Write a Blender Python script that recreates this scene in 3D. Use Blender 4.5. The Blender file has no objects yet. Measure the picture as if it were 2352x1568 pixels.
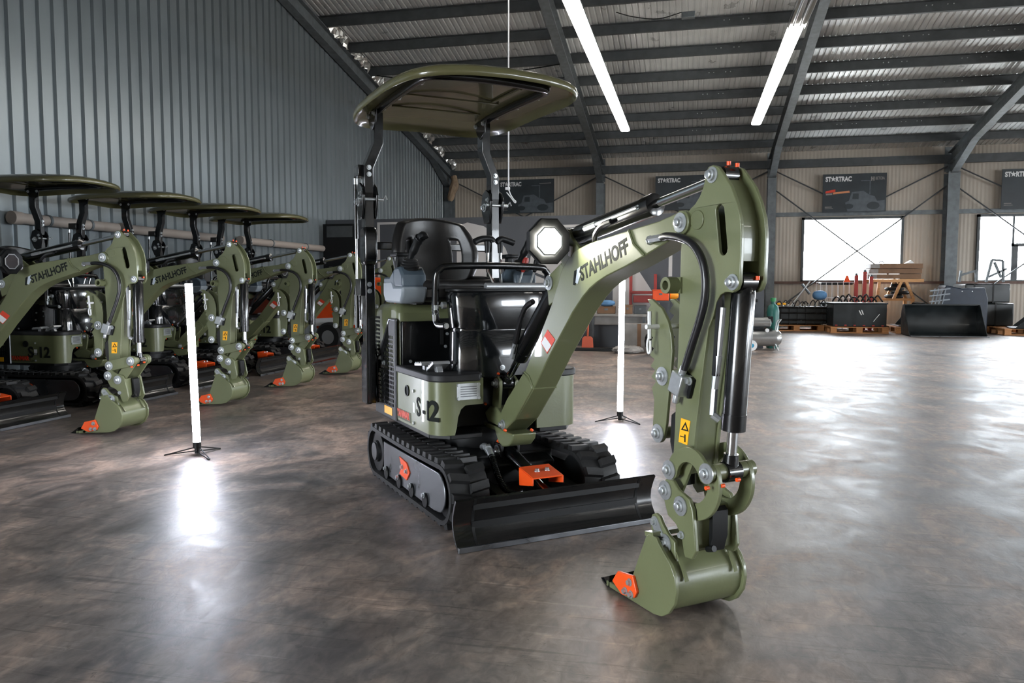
import bpy, bmesh, math, random
from mathutils import Vector, Matrix, geometry
random.seed(7)
SC = bpy.context.scene
COL = SC.collection
R = math.radians

# ------------------------------------------------------------------ camera, world, light, exposure
cam_d = bpy.data.cameras.new('camera'); cam = bpy.data.objects.new('camera', cam_d); COL.objects.link(cam)
cam_d.sensor_width = 36.0; cam_d.lens = 27.55; cam_d.clip_end = 200
cam.location = (0, 0, 1.05); cam.rotation_euler = (R(90 - 4.1), 0, R(12.77))
SC.camera = cam
SC.view_settings.view_transform = 'Standard'; SC.view_settings.look = 'None'
SC.view_settings.gamma = 1.0; SC.view_settings.use_curve_mapping = False
SC.view_settings.exposure = 1.68
SC.cycles.max_bounces = 6; SC.cycles.diffuse_bounces = 3; SC.cycles.glossy_bounces = 3; SC.cycles.transparent_max_bounces = 4; SC.cycles.caustics_reflective = False; SC.cycles.caustics_refractive = False
SC.cycles.use_adaptive_sampling = True; SC.cycles.adaptive_threshold = .06; SC.cycles.adaptive_min_samples = 16; SC.cycles.use_denoising = True; SC.cycles.sample_clamp_indirect = 8
W = bpy.data.worlds.new('overcast_sky'); SC.world = W; W.use_nodes = True
W.node_tree.nodes['Background'].inputs[0].default_value = (0.86, 0.93, 1.0, 1)
W.node_tree.nodes['Background'].inputs[1].default_value = 12.0
TUBE_E, LED_E, LAMP_E = 34.0, 9.0, 60.0
def portal(name, loc, rot, sx, sy):
    l = bpy.data.lights.new(name, 'AREA'); l.shape = 'RECTANGLE'; l.size = sx; l.size_y = sy
    l.cycles.is_portal = True
    o = bpy.data.objects.new(name, l); COL.objects.link(o); o.location = loc; o.rotation_euler = rot
    return o

# ------------------------------------------------------------------ materials
def lin(c):
    return tuple(((v/255)/12.92 if v/255 <= .04045 else ((v/255+.055)/1.055)**2.4) for v in c) + (1.0,)
MATS = {}
def mat(name, rgb, rough=.5, metal=0.0, coat=0.0, noise=0.0, nscale=8.0, rnoise=0.0, bump=0.0, bscale=60.0, emit=None, es=0.0, spec=.5, stretch=(1,1,1)):
    m = bpy.data.materials.new(name); m.use_nodes = True; nt = m.node_tree; b = nt.nodes['Principled BSDF']
    c = lin(rgb); b.inputs['Base Color'].default_value = c; b.inputs['Roughness'].default_value = rough
    b.inputs['Metallic'].default_value = metal; b.inputs['Coat Weight'].default_value = coat
    b.inputs['Specular IOR Level'].default_value = spec
    if emit: b.inputs['Emission Color'].default_value = lin(emit); b.inputs['Emission Strength'].default_value = es
    if noise or rnoise or bump:
        tc = nt.nodes.new('ShaderNodeTexCoord'); mp = nt.nodes.new('ShaderNodeMapping'); mp.inputs['Scale'].default_value = stretch
        nt.links.new(tc.outputs['Object'], mp.inputs['Vector'])
        n = nt.nodes.new('ShaderNodeTexNoise'); n.inputs['Scale'].default_value = nscale; n.inputs['Detail'].default_value = 6
        nt.links.new(mp.outputs[0], n.inputs['Vector'])
        if noise:
            r = nt.nodes.new('ShaderNodeValToRGB'); r.color_ramp.elements[0].position = .3; r.color_ramp.elements[1].position = .72
            r.color_ramp.elements[0].color = tuple(v*(1-noise) for v in c[:3]) + (1,); r.color_ramp.elements[1].color = tuple(min(1, v*(1+noise)) for v in c[:3]) + (1,)
            nt.links.new(n.outputs['Fac'], r.inputs[0]); nt.links.new(r.outputs[0], b.inputs['Base Color'])
        if rnoise:
            mr = nt.nodes.new('ShaderNodeMapRange'); mr.inputs[1].default_value = .3; mr.inputs[2].default_value = .7
            mr.inputs[3].default_value = max(.02, rough - rnoise); mr.inputs[4].default_value = min(1, rough + rnoise)
            nt.links.new(n.outputs['Fac'], mr.inputs[0]); nt.links.new(mr.outputs[0], b.inputs['Roughness'])
        if bump:
            n2 = nt.nodes.new('ShaderNodeTexNoise'); n2.inputs['Scale'].default_value = bscale; n2.inputs['Detail'].default_value = 3
            nt.links.new(mp.outputs[0], n2.inputs['Vector'])
            bp = nt.nodes.new('ShaderNodeBump'); bp.inputs['Strength'].default_value = bump; bp.inputs['Distance'].default_value = .01
            nt.links.new(n2.outputs['Fac'], bp.inputs['Height']); nt.links.new(bp.outputs[0], b.inputs['Normal'])
    MATS[name] = m; return m

M_OLIVE = mat('olive_paint', (103, 108, 77), .34, coat=.25, noise=.06, nscale=5, rnoise=.06, bump=.03, bscale=90)
M_OLIVED = mat('canopy_plastic', (86, 84, 56), .22, coat=.4)
M_BLACK = mat('black_gloss_paint', (11, 12, 13), .22, coat=.3, rnoise=.06, nscale=9)
M_BLACKM = mat('black_satin', (14, 15, 16), .48, noise=.15, nscale=12, spec=.3)
M_PLAST = mat('black_console_plastic', (13, 15, 17), .14, coat=.5, rnoise=.05, nscale=4)
M_RUBBER = mat('rubber', (21, 21, 22), .6, noise=.25, nscale=20, bump=.1, bscale=80)
M_MAT = mat('floor_mat_rubber', (25, 25, 27), .55, noise=.25, nscale=15)
M_VINYL = mat('seat_vinyl', (20, 19, 19), .38, bump=.05, bscale=200)
M_CHROME = mat('chrome_rod', (225, 228, 230), .12, metal=1)
M_ZINC = mat('zinc_plated', (196, 200, 202), .28, metal=.75, noise=.1, nscale=40)
M_STEEL = mat('brushed_dark_steel', (116, 118, 122), .34, metal=.85, noise=.2, nscale=7, rnoise=.1)
M_ALU = mat('cast_aluminium', (170, 172, 174), .4, metal=.7)
M_GREY1 = mat('grey_blue_plastic', (68, 80, 90), .45)
M_GREY2 = mat('light_grey_plastic', (126, 134, 141), .45)
M_ORANGE = mat('orange_paint', (238, 84, 28), .38, noise=.06)
M_YELLOW = mat('warning_yellow', (250, 178, 12), .45)
M_WHITE = mat('white_print', (225, 226, 226), .5)
M_RED = mat('red_print', (214, 62, 36), .5)
M_INK = mat('black_print', (26, 30, 28), .75, spec=.2)
M_BLUEINK = mat('blue_white_print', (196, 206, 216), .5)
M_HOSE = mat('hydraulic_hose', (24, 24, 26), .35, coat=.2)
M_FRAME = mat('galvanised_frame', (104, 110, 113), .5, metal=.35, noise=.22, nscale=9)
M_FRAMED = mat('painted_frame_grey', (74, 78, 80), .5, metal=.2, noise=.18, nscale=7)
M_BEIGE = mat('beige_sandwich_panel', (174, 165, 152), .55, noise=.06, nscale=1.5)
M_CEIL = mat('roof_sheet', (204, 207, 206), .36, metal=.3, noise=.12, nscale=2.5, rnoise=.1)
M_PART = mat('dark_partition_print', (72, 75, 80), .5, noise=.12, nscale=1.2)
M_MURAL = mat('pale_mural_print', (186, 184, 182), .55)
M_BANNER = mat('dark_banner_print', (42, 50, 55), .5, noise=.3, nscale=2.2)
M_BANNERL = mat('banner_grey_print', (84, 92, 98), .5, noise=.2, nscale=9)
M_WOOD = mat('pallet_wood', (176, 122, 74), .7, noise=.2, nscale=6, stretch=(1, 9, 9))
M_WOODL = mat('new_timber', (196, 146, 96), .65, noise=.18, nscale=5, stretch=(1, 8, 8))
M_CARTON = mat('brown_carton', (122, 92, 68), .75, noise=.15, nscale=6)
M_TANK = mat('silver_tank', (176, 178, 178), .28, metal=.8, noise=.08)
M_DARKST = mat('black_attachment_paint', (26, 32, 34), .4, coat=.15, noise=.2, nscale=6, rnoise=.1)
M_NAVY = mat('navy_attachment_paint', (24, 36, 52), .42, noise=.15)
M_REDP = mat('red_steel', (150, 42, 34), .45, noise=.15)
M_TEAL = mat('teal_plastic', (28, 92, 84), .45)
M_BLUE = mat('blue_cloth', (86, 128, 168), .8, noise=.2)
M_FOIL = mat('crumpled_foil', (215, 214, 210), .3, metal=.85, noise=.2, nscale=14)
M_CONC = mat('grey_carton', (140, 136, 132), .8, noise=.12)
M_TUBE = mat('light_tube_glow', (255, 255, 255), .5, emit=(236, 240, 255), es=TUBE_E)
M_LED = mat('led_diffuser_glow', (255, 255, 255), .5, emit=(255, 249, 240), es=LED_E)
M_LEDOFF = mat('led_diffuser_off', (190, 196, 198), .3)
M_LAMPON = mat('work_lamp_glow', (255, 255, 255), .5, emit=(255, 252, 238), es=LAMP_E)
M_LAMPOFF = mat('work_lamp_lens', (64, 60, 62), .15, metal=.3)

def floor_material():
    m = bpy.data.materials.new('worn_concrete'); m.use_nodes = True; nt = m.node_tree; N = nt.nodes.new; L = nt.links.new
    b = nt.nodes['Principled BSDF']
    tc = N('ShaderNodeTexCoord')
    def noise(scale, detail, sc=(1, 1, 1), rot=0, dist=0.0):
        mp = N('ShaderNodeMapping'); mp.inputs['Scale'].default_value = sc; mp.inputs['Rotation'].default_value = (0, 0, rot)
        L(tc.outputs['Object'], mp.inputs[0]); n = N('ShaderNodeTexNoise'); n.inputs['Scale'].default_value = scale
        n.inputs['Detail'].default_value = detail; n.inputs['Distortion'].default_value = dist; n.inputs['Roughness'].default_value = .62; L(mp.outputs[0], n.inputs['Vector']); return n
    big = noise(.5, 9, dist=1.0); mid = noise(2.2, 10, (1.2, .9, 1), R(20), 1.2); fine = noise(16, 10, (1.5, .8, 1), R(-15), .7); swirl = noise(1.2, 9, (1.5, .8, 1), R(25), 2.2)
    r1 = N('ShaderNodeValToRGB'); e = r1.color_ramp.elements
    e[0].position = .38; e[0].color = lin((70, 72, 76)); e[1].position = .62; e[1].color = lin((192, 167, 150))
    x = e.new(.5); x.color = lin((124, 117, 112)); L(mid.outputs[0], r1.inputs[0])
    r2 = N('ShaderNodeValToRGB'); e = r2.color_ramp.elements
    e[0].position = .32; e[0].color = lin((84, 88, 94)); e[1].position = .64; e[1].color = lin((178, 154, 138)); L(big.outputs[0], r2.inputs[0])
    mx = N('ShaderNodeMix'); mx.data_type = 'RGBA'; mx.inputs[0].default_value = .5; L(r1.outputs[0], mx.inputs[6]); L(r2.outputs[0], mx.inputs[7])
    r3 = N('ShaderNodeValToRGB'); e = r3.color_ramp.elements; e[0].position = .36; e[0].color = (.30, .31, .33, 1); e[1].position = .54; e[1].color = (1, 1, 1, 1); L(swirl.outputs[0], r3.inputs[0])
    m2 = N('ShaderNodeMix'); m2.data_type = 'RGBA'; m2.blend_type = 'MULTIPLY'; m2.inputs[0].default_value = .55; L(mx.outputs[2], m2.inputs[6]); L(r3.outputs[0], m2.inputs[7])
    r4 = N('ShaderNodeValToRGB'); e = r4.color_ramp.elements; e[0].position = .36; e[0].color = (.55, .55, .56, 1); e[1].position = .64; e[1].color = (1.25, 1.24, 1.22, 1); L(fine.outputs[0], r4.inputs[0])
    m3 = N('ShaderNodeMix'); m3.data_type = 'RGBA'; m3.blend_type = 'MULTIPLY'; m3.inputs[0].default_value = .7; L(m2.outputs[2], m3.inputs[6]); L(r4.outputs[0], m3.inputs[7])
    last = m3.outputs[2]
    for (sc, st, ro, lo, hi, k) in ((2.6, (.55, 9, 1), 12, .64, .69, .6), (3.4, (.5, 11, 1), -48, .62, .67, .5), (2.2, (.6, 12, 1), 72, .62, .67, .45), (26, (1, 1, 1), 0, .66, .70, .5)):
        n = noise(sc, 4, st, R(ro), .35); rr = N('ShaderNodeValToRGB'); e = rr.color_ramp.elements; e[0].position = lo; e[0].color = (1, 1, 1, 1); e[1].position = hi; e[1].color = (k, k, k, 1); L(n.outputs[0], rr.inputs[0])
        mm = N('ShaderNodeMix'); mm.data_type = 'RGBA'; mm.blend_type = 'MULTIPLY'; mm.inputs[0].default_value = .8; L(last, mm.inputs[6]); L(rr.outputs[0], mm.inputs[7]); last = mm.outputs[2]
    for (sc, st, ro, lo, hi, k) in ((3.0, (.5, 13, 1), 20, .64, .68, 1.5), (2.4, (.5, 14, 1), -50, .64, .68, 1.4)):
        n = noise(sc, 4, st, R(ro), .35); rr = N('ShaderNodeValToRGB'); e = rr.color_ramp.elements; e[0].position = lo; e[0].color = (1, 1, 1, 1); e[1].position = hi; e[1].color = (k, k, k, 1); L(n.outputs[0], rr.inputs[0])
        mm = N('ShaderNodeMix'); mm.data_type = 'RGBA'; mm.blend_type = 'MULTIPLY'; mm.inputs[0].default_value = .8; L(last, mm.inputs[6]); L(rr.outputs[0], mm.inputs[7]); last = mm.outputs[2]
    L(last, b.inputs['Base Color'])
    mr = N('ShaderNodeMapRange'); mr.inputs[1].default_value = .3; mr.inputs[2].default_value = .7; mr.inputs[3].default_value = .34; mr.inputs[4].default_value = .56
    L(mid.outputs[0], mr.inputs[0]); L(mr.outputs[0], b.inputs['Roughness'])
    wob = noise(4.5, 4, (1.2, .8, 1), R(12), .8)
    bp = N('ShaderNodeBump'); bp.inputs['Strength'].default_value = .045; bp.inputs['Distance'].default_value = .02; L(wob.outputs[0], bp.inputs['Height'])
    bp2 = N('ShaderNodeBump'); bp2.inputs['Strength'].default_value = .22; bp2.inputs['Distance'].default_value = .005; L(fine.outputs[0], bp2.inputs['Height']); L(bp.outputs[0], bp2.inputs['Normal'])
    L(bp2.outputs[0], b.inputs['Normal']); b.inputs['Specular IOR Level'].default_value = .7
    return m
M_FLOOR = floor_material()
M_GLASS = bpy.data.materials.new('window_glass'); M_GLASS.use_nodes = True
_nt = M_GLASS.node_tree; _nt.nodes.remove(_nt.nodes['Principled BSDF']); _mx = _nt.nodes.new('ShaderNodeMixShader'); _tr = _nt.nodes.new('ShaderNodeBsdfTransparent'); _gl = _nt.nodes.new('ShaderNodeBsdfGlossy')
_gl.inputs['Roughness'].default_value = .03; _mx.inputs[0].default_value = .07; _nt.links.new(_tr.outputs[0], _mx.inputs[1]); _nt.links.new(_gl.outputs[0], _mx.inputs[2]); _nt.links.new(_mx.outputs[0], _nt.nodes['Material Output'].inputs[0])
M_GALV = mat('galvanised_corrugated_sheet', (124, 132, 136), .34, metal=.45, noise=.08, nscale=1.6, rnoise=.05, stretch=(1, 1, .35))

# ------------------------------------------------------------------ mesh helpers
def frame_of(d):
    d = Vector(d).normalized(); a = Vector((0, 0, 1)) if abs(d.z) < .9 else Vector((1, 0, 0))
    u = d.cross(a).normalized(); return u, d.cross(u).normalized()
class MB:
    def __init__(s): s.v = []; s.f = []
    def add(s, vs, fs):
        n = len(s.v); s.v += [Vector(p) for p in vs]; s.f += [tuple(i + n for i in f) for f in fs]; return s
    def box(s, c, d, rz=0.0, M=None):
        x, y, z = d[0]/2, d[1]/2, d[2]/2
        vs = [Vector(p) for p in ((-x,-y,-z),(x,-y,-z),(x,y,-z),(-x,y,-z),(-x,-y,z),(x,-y,z),(x,y,z),(-x,y,z))]
        m = M if M is not None else Matrix.Rotation(rz, 3, 'Z')
        return s.add([m @ p + Vector(c) for p in vs], [(0,3,2,1),(4,5,6,7),(0,1,5,4),(1,2,6,5),(2,3,7,6),(3,0,4,7)])
    def bar(s, p0, p1, w, h):
        p0, p1 = Vector(p0), Vector(p1); d = (p1 - p0).normalized(); up = Vector((0,0,1)) if abs(d.z) < .95 else Vector((1,0,0))
        u = d.cross(up).normalized(); t = u.cross(d).normalized(); vs = []
        for p in (p0, p1):
            for a, b in ((-1,-1),(1,-1),(1,1),(-1,1)): vs.append(p + u*a*w/2 + t*b*h/2)
        return s.add(vs, [(0,1,2,3),(7,6,5,4),(0,4,5,1),(1,5,6,2),(2,6,7,3),(3,7,4,0)])
    def prism(s, poly, a0, a1, ax='y', holes=()):
        """polygon in the plane across axis ax, thickness a0..a1"""
        def P(p, a): return (p[0], a, p[1]) if ax == 'y' else ((p[0], p[1], a) if ax == 'z' else (a, p[0], p[1]))
        loops = [list(poly)] + [list(h) for h in holes]
        flat = [p for l in loops for p in l]; n = len(flat)
        vs = [P(p, a0) for p in flat] + [P(p, a1) for p in flat]
        if holes:
            tris = geometry.tessellate_polygon([[Vector((p[0], p[1], 0)) for p in l] for l in loops])
            fs = [tuple(t) for t in tris] + [tuple(i + n for i in reversed(t)) for t in tris]
        else:
            fs = [tuple(range(n)), tuple(reversed(range(n, 2*n)))]
        k = 0
        for l in loops:
            m = len(l)
            for i in range(m): j = (i + 1) % m; fs.append((k+i, k+j, k+j+n, k+i+n))
            k += m
        return s.add(vs, fs)
    def cyl(s, p0, p1, r, r2=None, seg=16, cap=True):
        p0, p1 = Vector(p0), Vector(p1); r2 = r if r2 is None else r2; u, w = frame_of(p1 - p0); vs = []
        for p, q in ((p0, r), (p1, r2)):
            for i in range(seg): t = 2*math.pi*i/seg; vs.append(p + u*math.cos(t)*q + w*math.sin(t)*q)
        fs = [(i, (i+1) % seg, (i+1) % seg + seg, i + seg) for i in range(seg)]
        if cap: fs += [tuple(reversed(range(seg))), tuple(range(seg, 2*seg))]
        return s.add(vs, fs)
    def ring(s, p0, p1, ro, ri, seg=20):
        p0, p1 = Vector(p0), Vector(p1); u, w = frame_of(p1 - p0); vs = []
        for p, q in ((p0, ro), (p1, ro), (p1, ri), (p0, ri)):
            for i in range(seg): t = 2*math.pi*i/seg; vs.append(p + u*math.cos(t)*q + w*math.sin(t)*q)
        fs = []
        for k in range(4):
            a, b = k*seg, ((k+1) % 4)*seg
            fs += [(a+i, a+(i+1) % seg, b+(i+1) % seg, b+i) for i in range(seg)]
        return s.add(vs, fs)
    def lathe(s, prof, p0, d, seg=20):
        """prof = [(radius, distance along d)]"""
        p0 = Vector(p0); d = Vector(d).normalized(); u, w = frame_of(d); vs = []
        for r, t in prof:
            for i in range(seg): a = 2*math.pi*i/seg; vs.append(p0 + d*t + u*math.cos(a)*r + w*math.sin(a)*r)
        fs = []
        for k in range(len(prof)-1): fs += [(k*seg+i, k*seg+(i+1) % seg, (k+1)*seg+(i+1) % seg, (k+1)*seg+i) for i in range(seg)]
        fs += [tuple(reversed(range(seg))), tuple(range((len(prof)-1)*seg, len(prof)*seg))]
        return s.add(vs, fs)
    def tube(s, path, r, seg=8, closed=False, sub=0):
        pts = [Vector(p) for p in path]
        if sub: pts = spline(pts, sub, closed)
        n = len(pts); u = None; vs = []
        for k in range(n):
            if closed: d = pts[(k+1) % n] - pts[k-1]
            else: d = pts[min(k+1, n-1)] - pts[max(k-1, 0)]
            d.normalize()
            if u is None: u, w = frame_of(d)
            else:
                u = (u - d*u.dot(d)).normalized(); w = d.cross(u)
            rr = r[k*(len(r)-1)//max(1, n-1)] if isinstance(r, (list, tuple)) else r
            for i in range(seg): t = 2*math.pi*i/seg; vs.append(pts[k] + u*math.cos(t)*rr + w*math.sin(t)*rr)
        fs = []
        for k in range(n if closed else n-1):
            a, b = k*seg, ((k+1) % n)*seg
            fs += [(a+i, a+(i+1) % seg, b+(i+1) % seg, b+i) for i in range(seg)]
        if not closed: fs += [tuple(reversed(range(seg))), tuple(range((n-1)*seg, n*seg))]
        return s.add(vs, fs)
    def ell(s, c, r, e=1.0, nu=20, nv=12):
        """super-ellipsoid"""
        f = lambda x: math.copysign(abs(x)**e, x); vs = []
        for j in range(nv+1):
            b = -math.pi/2 + math.pi*j/nv
            for i in range(nu):
                a = 2*math.pi*i/nu
                vs.append((c[0]+r[0]*f(math.cos(b))*f(math.cos(a)), c[1]+r[1]*f(math.cos(b))*f(math.sin(a)), c[2]+r[2]*f(math.sin(b))))
        fs = [(j*nu+i, j*nu+(i+1) % nu, (j+1)*nu+(i+1) % nu, (j+1)*nu+i) for j in range(nv) for i in range(nu)]
        return s.add(vs, fs)
    def strip(s, path, half, thick, ax='y', y0=0.0):
        """sheet that follows an xz path, width along y"""
        n = len(path); P = [Vector((p[0], 0, p[1])) for p in path]; vs = []
        for k in range(n):
            d = (P[min(k+1, n-1)] - P[max(k-1, 0)]).normalized(); nn = Vector((-d.z, 0, d.x))
            for y in (-half, half):
                for t in (0, thick): vs.append(P[k] + nn*t + Vector((0, y0 + y, 0)))
        fs = []
        for k in range(n-1):
            a, b = 4*k, 4*k+4
            fs += [(a, a+2, b+2, b), (a+1, b+1, b+3, a+3), (a, b, b+1, a+1), (a+2, a+3, b+3, b+2)]
        fs += [(0, 1, 3, 2), (4*n-4, 4*n-2, 4*n-1, 4*n-3)]
        return s.add(vs, fs)
    def xf(s, M): s.v = [M @ p for p in s.v]; return s
    def mesh(s, name, m, smooth=38):
        me = bpy.data.meshes.new(name); me.from_pydata([tuple(p) for p in s.v], [], s.f)
        bm = bmesh.new(); bm.from_mesh(me); bmesh.ops.remove_doubles(bm, verts=bm.verts, dist=1e-6)
        bmesh.ops.recalc_face_normals(bm, faces=bm.faces); bm.to_mesh(me); bm.free()
        me.materials.append(m)
        if smooth:
            me.polygons.foreach_set('use_smooth', [True]*len(me.polygons)); me.set_sharp_from_angle(angle=R(smooth))
        me.update(); return me
    def build(s, name, m, parent=None, bevel=0.0, smooth=38, label=None, loc=None):
        return link(name, s.mesh(name, m, smooth), parent, bevel, label, loc)
def link(name, me, parent=None, bevel=0.0, label=None, loc=None, rot=None):
    o = bpy.data.objects.new(name, me); COL.objects.link(o)
    if parent: o.parent = parent
    if loc is not None: o.location = loc
    if rot is not None: o.rotation_euler = rot
    if bevel:
        b = o.modifiers.new('bevel', 'BEVEL'); b.width = bevel; b.segments = 2; b.limit_method = 'ANGLE'; b.angle_limit = R(40); b.harden_normals = False
    if label: o['label'] = label
    return o
def spline(pts, sub, closed=False):
    n = len(pts); out = []
    for k in range(n if closed else n-1):
        if closed: p0, p1, p2, p3 = pts[k-1], pts[k], pts[(k+1) % n], pts[(k+2) % n]
        else: p0, p1, p2, p3 = pts[max(k-1, 0)], pts[k], pts[k+1], pts[min(k+2, n-1)]
        for i in range(sub):
            t = i/sub
            out.append(.5*((2*p1) + (p2-p0)*t + (2*p0-5*p1+4*p2-p3)*t*t + (3*p1-p0-3*p2+p3)*t**3))
    if not closed: out.append(pts[-1].copy())
    return out
def tag(o, label, cat=None, group=None, kind=None):
    o['label'] = label
    if cat: o['category'] = cat
    if group: o['group'] = group
    if kind: o['kind'] = kind
    return o
def thing(name, label, cat, loc=(0, 0, 0), rz=0.0, group=None):
    o = bpy.data.objects.new(name, None); COL.objects.link(o); o.location = loc; o.rotation_euler = (0, 0, rz); o.empty_display_size = .1
    return tag(o, label, cat, group)
def copy_tree(o, parent=None):
    c = o.copy(); COL.objects.link(c); c.parent = parent
    for ch in list(o.children): copy_tree(ch, c)
    return c
def arc(cx, cz, r, a0, a1, n):
    return [(cx + r*math.cos(R(a0 + (a1-a0)*i/n)), cz + r*math.sin(R(a0 + (a1-a0)*i/n))) for i in range(n+1)]
def text_mesh(name, body, size, m, bold=.012, ext=.001, align='LEFT', sx=1.0):
    c = bpy.data.curves.new(name, 'FONT'); c.body = body; c.size = size; c.offset = bold*size; c.extrude = ext; c.align_x = align; c.resolution_u = 3
    t = bpy.data.objects.new(name + '_tmp', c); COL.objects.link(t)
    dg = bpy.context.evaluated_depsgraph_get(); dg.update()
    me = bpy.data.meshes.new_from_object(t.evaluated_get(dg)); me.name = name
    bpy.data.objects.remove(t); bpy.data.curves.remove(c)
    me.materials.clear(); me.materials.append(m)
    if sx != 1.0: me.transform(Matrix.Diagonal((sx, 1, 1, 1)))
    return me
def place_text(name, me, parent, origin, xdir, ydir):
    x = Vector(xdir).normalized(); y = Vector(ydir).normalized(); z = x.cross(y)
    o = bpy.data.objects.new(name, me); COL.objects.link(o); o.parent = parent
    M = Matrix((x, y, z)).transposed().to_4x4(); M.translation = Vector(origin); o.matrix_local = M
    return o

# ------------------------------------------------------------------ the hall
XL, XR, YB, YF, YR = -6.65, 18.8, 21.2, -9.0, 6.1
TS = math.tan(R(10.5))
def roof_z(y, z0=4.42): return z0 + (YB - y)*TS if y > YR else z0 + (YB - YR)*TS - (YR - y)*TS
def S(o, label): return tag(o, label, kind='structure')
S(MB().box(((XL+XR)/2, (YB+YF)/2, -.1), (XR-XL+1, YB-YF+1, .2)).build('floor', M_FLOOR, smooth=0), 'worn grey-brown polished concrete floor of the hall')

# left wall: trapezoid sheet
mb = MB(); prof = []; y = YF - .3
while y < YB + .2: prof += [(y, 0), (y+.13, 0), (y+.145, -.032), (y+.18, -.032)]; y += .195
for k, (yy, d) in enumerate(prof):
    zt = roof_z(max(YF, min(YB, yy)), 4.5)
    mb.v += [Vector((XL+d, yy, 3.5 if -8 < yy < -3 else 0)), Vector((XL+d, yy, zt))]
    if k: mb.f.append((2*k-2, 2*k, 2*k+1, 2*k-1))   # gate opening behind the camera, added to light the foreground machine
wl = S(mb.build('wall_left', M_GALV, smooth=0), 'galvanised corrugated sheet wall behind the excavator row')
sol = wl.modifiers.new('thickness', 'SOLIDIFY'); sol.thickness = .004; sol.offset = -1

# ceiling: ribbed sheet, two slopes
mb = MB(); prof = []; x = XL - .1
while x < XR + .1: prof += [(x, 0), (x+.062, 0), (x+.074, .014), (x+.09, .014)]; x += .104
for (ya, yb) in ((YB+.1, YR), (YR, YF-.1)):
    n0 = len(mb.v)
    for k, (xx, d) in enumerate(prof):
        mb.v += [Vector((xx, ya, roof_z(min(ya, YB+.1))+d)), Vector((xx, yb, roof_z(yb)+d))]
        if k: a = n0 + 2*k; mb.f.append((a-2, a, a+1, a-1))
ceil = S(mb.build('ceiling', M_CEIL, smooth=0), 'ribbed pale grey metal roof sheeting seen from below')
def slope_bar(m, y0, y1, x, w, zoff0, zoff1):
    """beam following the roof slope, from roof_z+zoff0 (bottom) to roof_z+zoff1 (top)"""
    vs = []
    for yy in (y0, y1):
        for (dx, dz) in ((-w/2, zoff0), (w/2, zoff0), (w/2, zoff1), (-w/2, zoff1)): vs.append((x+dx, yy, roof_z(yy)+dz))
    return m.add(vs, [(0,1,2,3),(7,6,5,4),(0,4,5,1),(1,5,6,2),(2,6,7,3),(3,7,4,0)])
COLX = [XL+.12, -2.35, 1.97, 6.12, 10.3, 14.5]
for i, cx in enumerate(COLX):
    m = MB()
    for (ya, yb) in ((YB-.1, YR), (YR, YF+.1)):
        slope_bar(m, ya, yb, cx, .16, -.46, -.445); slope_bar(m, ya, yb, cx, .012, -.45, -.2); slope_bar(m, ya, yb, cx, .16, -.2, -.185)
    # haunch at the eave
    m.prism([(YB-.1, roof_z(YB)-.46), (YB-1.6, roof_z(YB-1.6)-.46), (YB-.2, roof_z(YB)-.72)], cx-.006, cx+.006, 'x')
    vs = []
    for (yy, zz) in ((YB-1.7, roof_z(YB-1.7)-.46), (YB-.25, roof_z(YB)-.74)):
        vs += [(cx-.08, yy, zz), (cx+.08, yy, zz), (cx+.08, yy, zz+.015), (cx-.08, yy, zz+.015)]
    m.add(vs, [(0,1,2,3),(7,6,5,4),(0,4,5,1),(1,5,6,2),(2,6,7,3),(3,7,4,0)])
    m.build('rafter', M_FRAME, ceil, smooth=0)
yy = YB + .2 - .1
while yy > -8:
    m = MB(); z = roof_z(yy)
    m.box(((XL+XR)/2, yy, z-.09), (XR-XL, .012, .17)); m.box(((XL+XR)/2, yy+.03, z-.17), (XR-XL, .06, .008)); m.box(((XL+XR)/2, yy-.03, z-.008), (XR-XL, .06, .008))
    m.build('purlin', M_FRAMED, ceil, smooth=0); yy -= .99
# purlin bolts near the rafters
bme = MB().cyl((0, 0, 0), (0, -.012, 0), .011, seg=6).mesh('purlin_bolt', M_ZINC)
for k in range(2, 9):
    yy = YB + .1 - .99*k
    for cx in (-.2, 3.0, 4.35):
        for dx in (0, .09, .32, .41): link('purlin_bolt', bme, ceil, loc=(cx+dx+.1*k, yy-.006, roof_z(yy)-.07))
# crumpled foil along the gable rafter
for k in range(8):
    y0 = YB + .02 - .99*(k+1); n = 14; vs = []; fs = []
    for i in range(n+1):
        for j in range(4):
            a = .07 + .16*j/3
            vs.append((XL+.2+a*.35+random.uniform(-.035, .035), y0 + .1 + (.8*i/n) + random.uniform(-.02, .02), roof_z(y0 + .1 + .8*i/n) - .20 + .16*j/3 + random.uniform(-.035, .035)))
    for i in range(n):
        for j in range(3): a = i*4 + j; fs.append((a, a+1, a+5, a+4))
    if k == 3: continue
    MB().add(vs, fs).build('insulation_foil', M_FOIL, ceil, smooth=0)

# back wall with window openings
ZW0, ZW1 = 1.15, 2.76
OPEN = [(2.74, 5.12), (6.76, 9.3), (11.0, 13.5), (15.2, 17.7)]
m = MB(); H = 4.5; ex = XL - .1
for (a, b) in OPEN:
    m.box(((ex+a)/2, YB+.05, H/2), (a-ex, .1, H)); m.box(((a+b)/2, YB+.05, ZW0/2), (b-a, .1, ZW0)); m.box(((a+b)/2, YB+.05, (ZW1+H)/2), (b-a, .1, H-ZW1)); ex = b
m.box(((ex+XR+.1)/2, YB+.05, H/2), (XR+.1-ex, .1, H))
M_BEIGE_RIB = M_BEIGE.copy(); M_BEIGE_RIB.name = 'beige_ribbed_panel'
nt = M_BEIGE_RIB.node_tree; wv = nt.nodes.new('ShaderNodeTexWave'); wv.inputs['Scale'].default_value = 3.6; wv.wave_profile = 'SIN'; wv.bands_direction = 'X'
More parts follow.
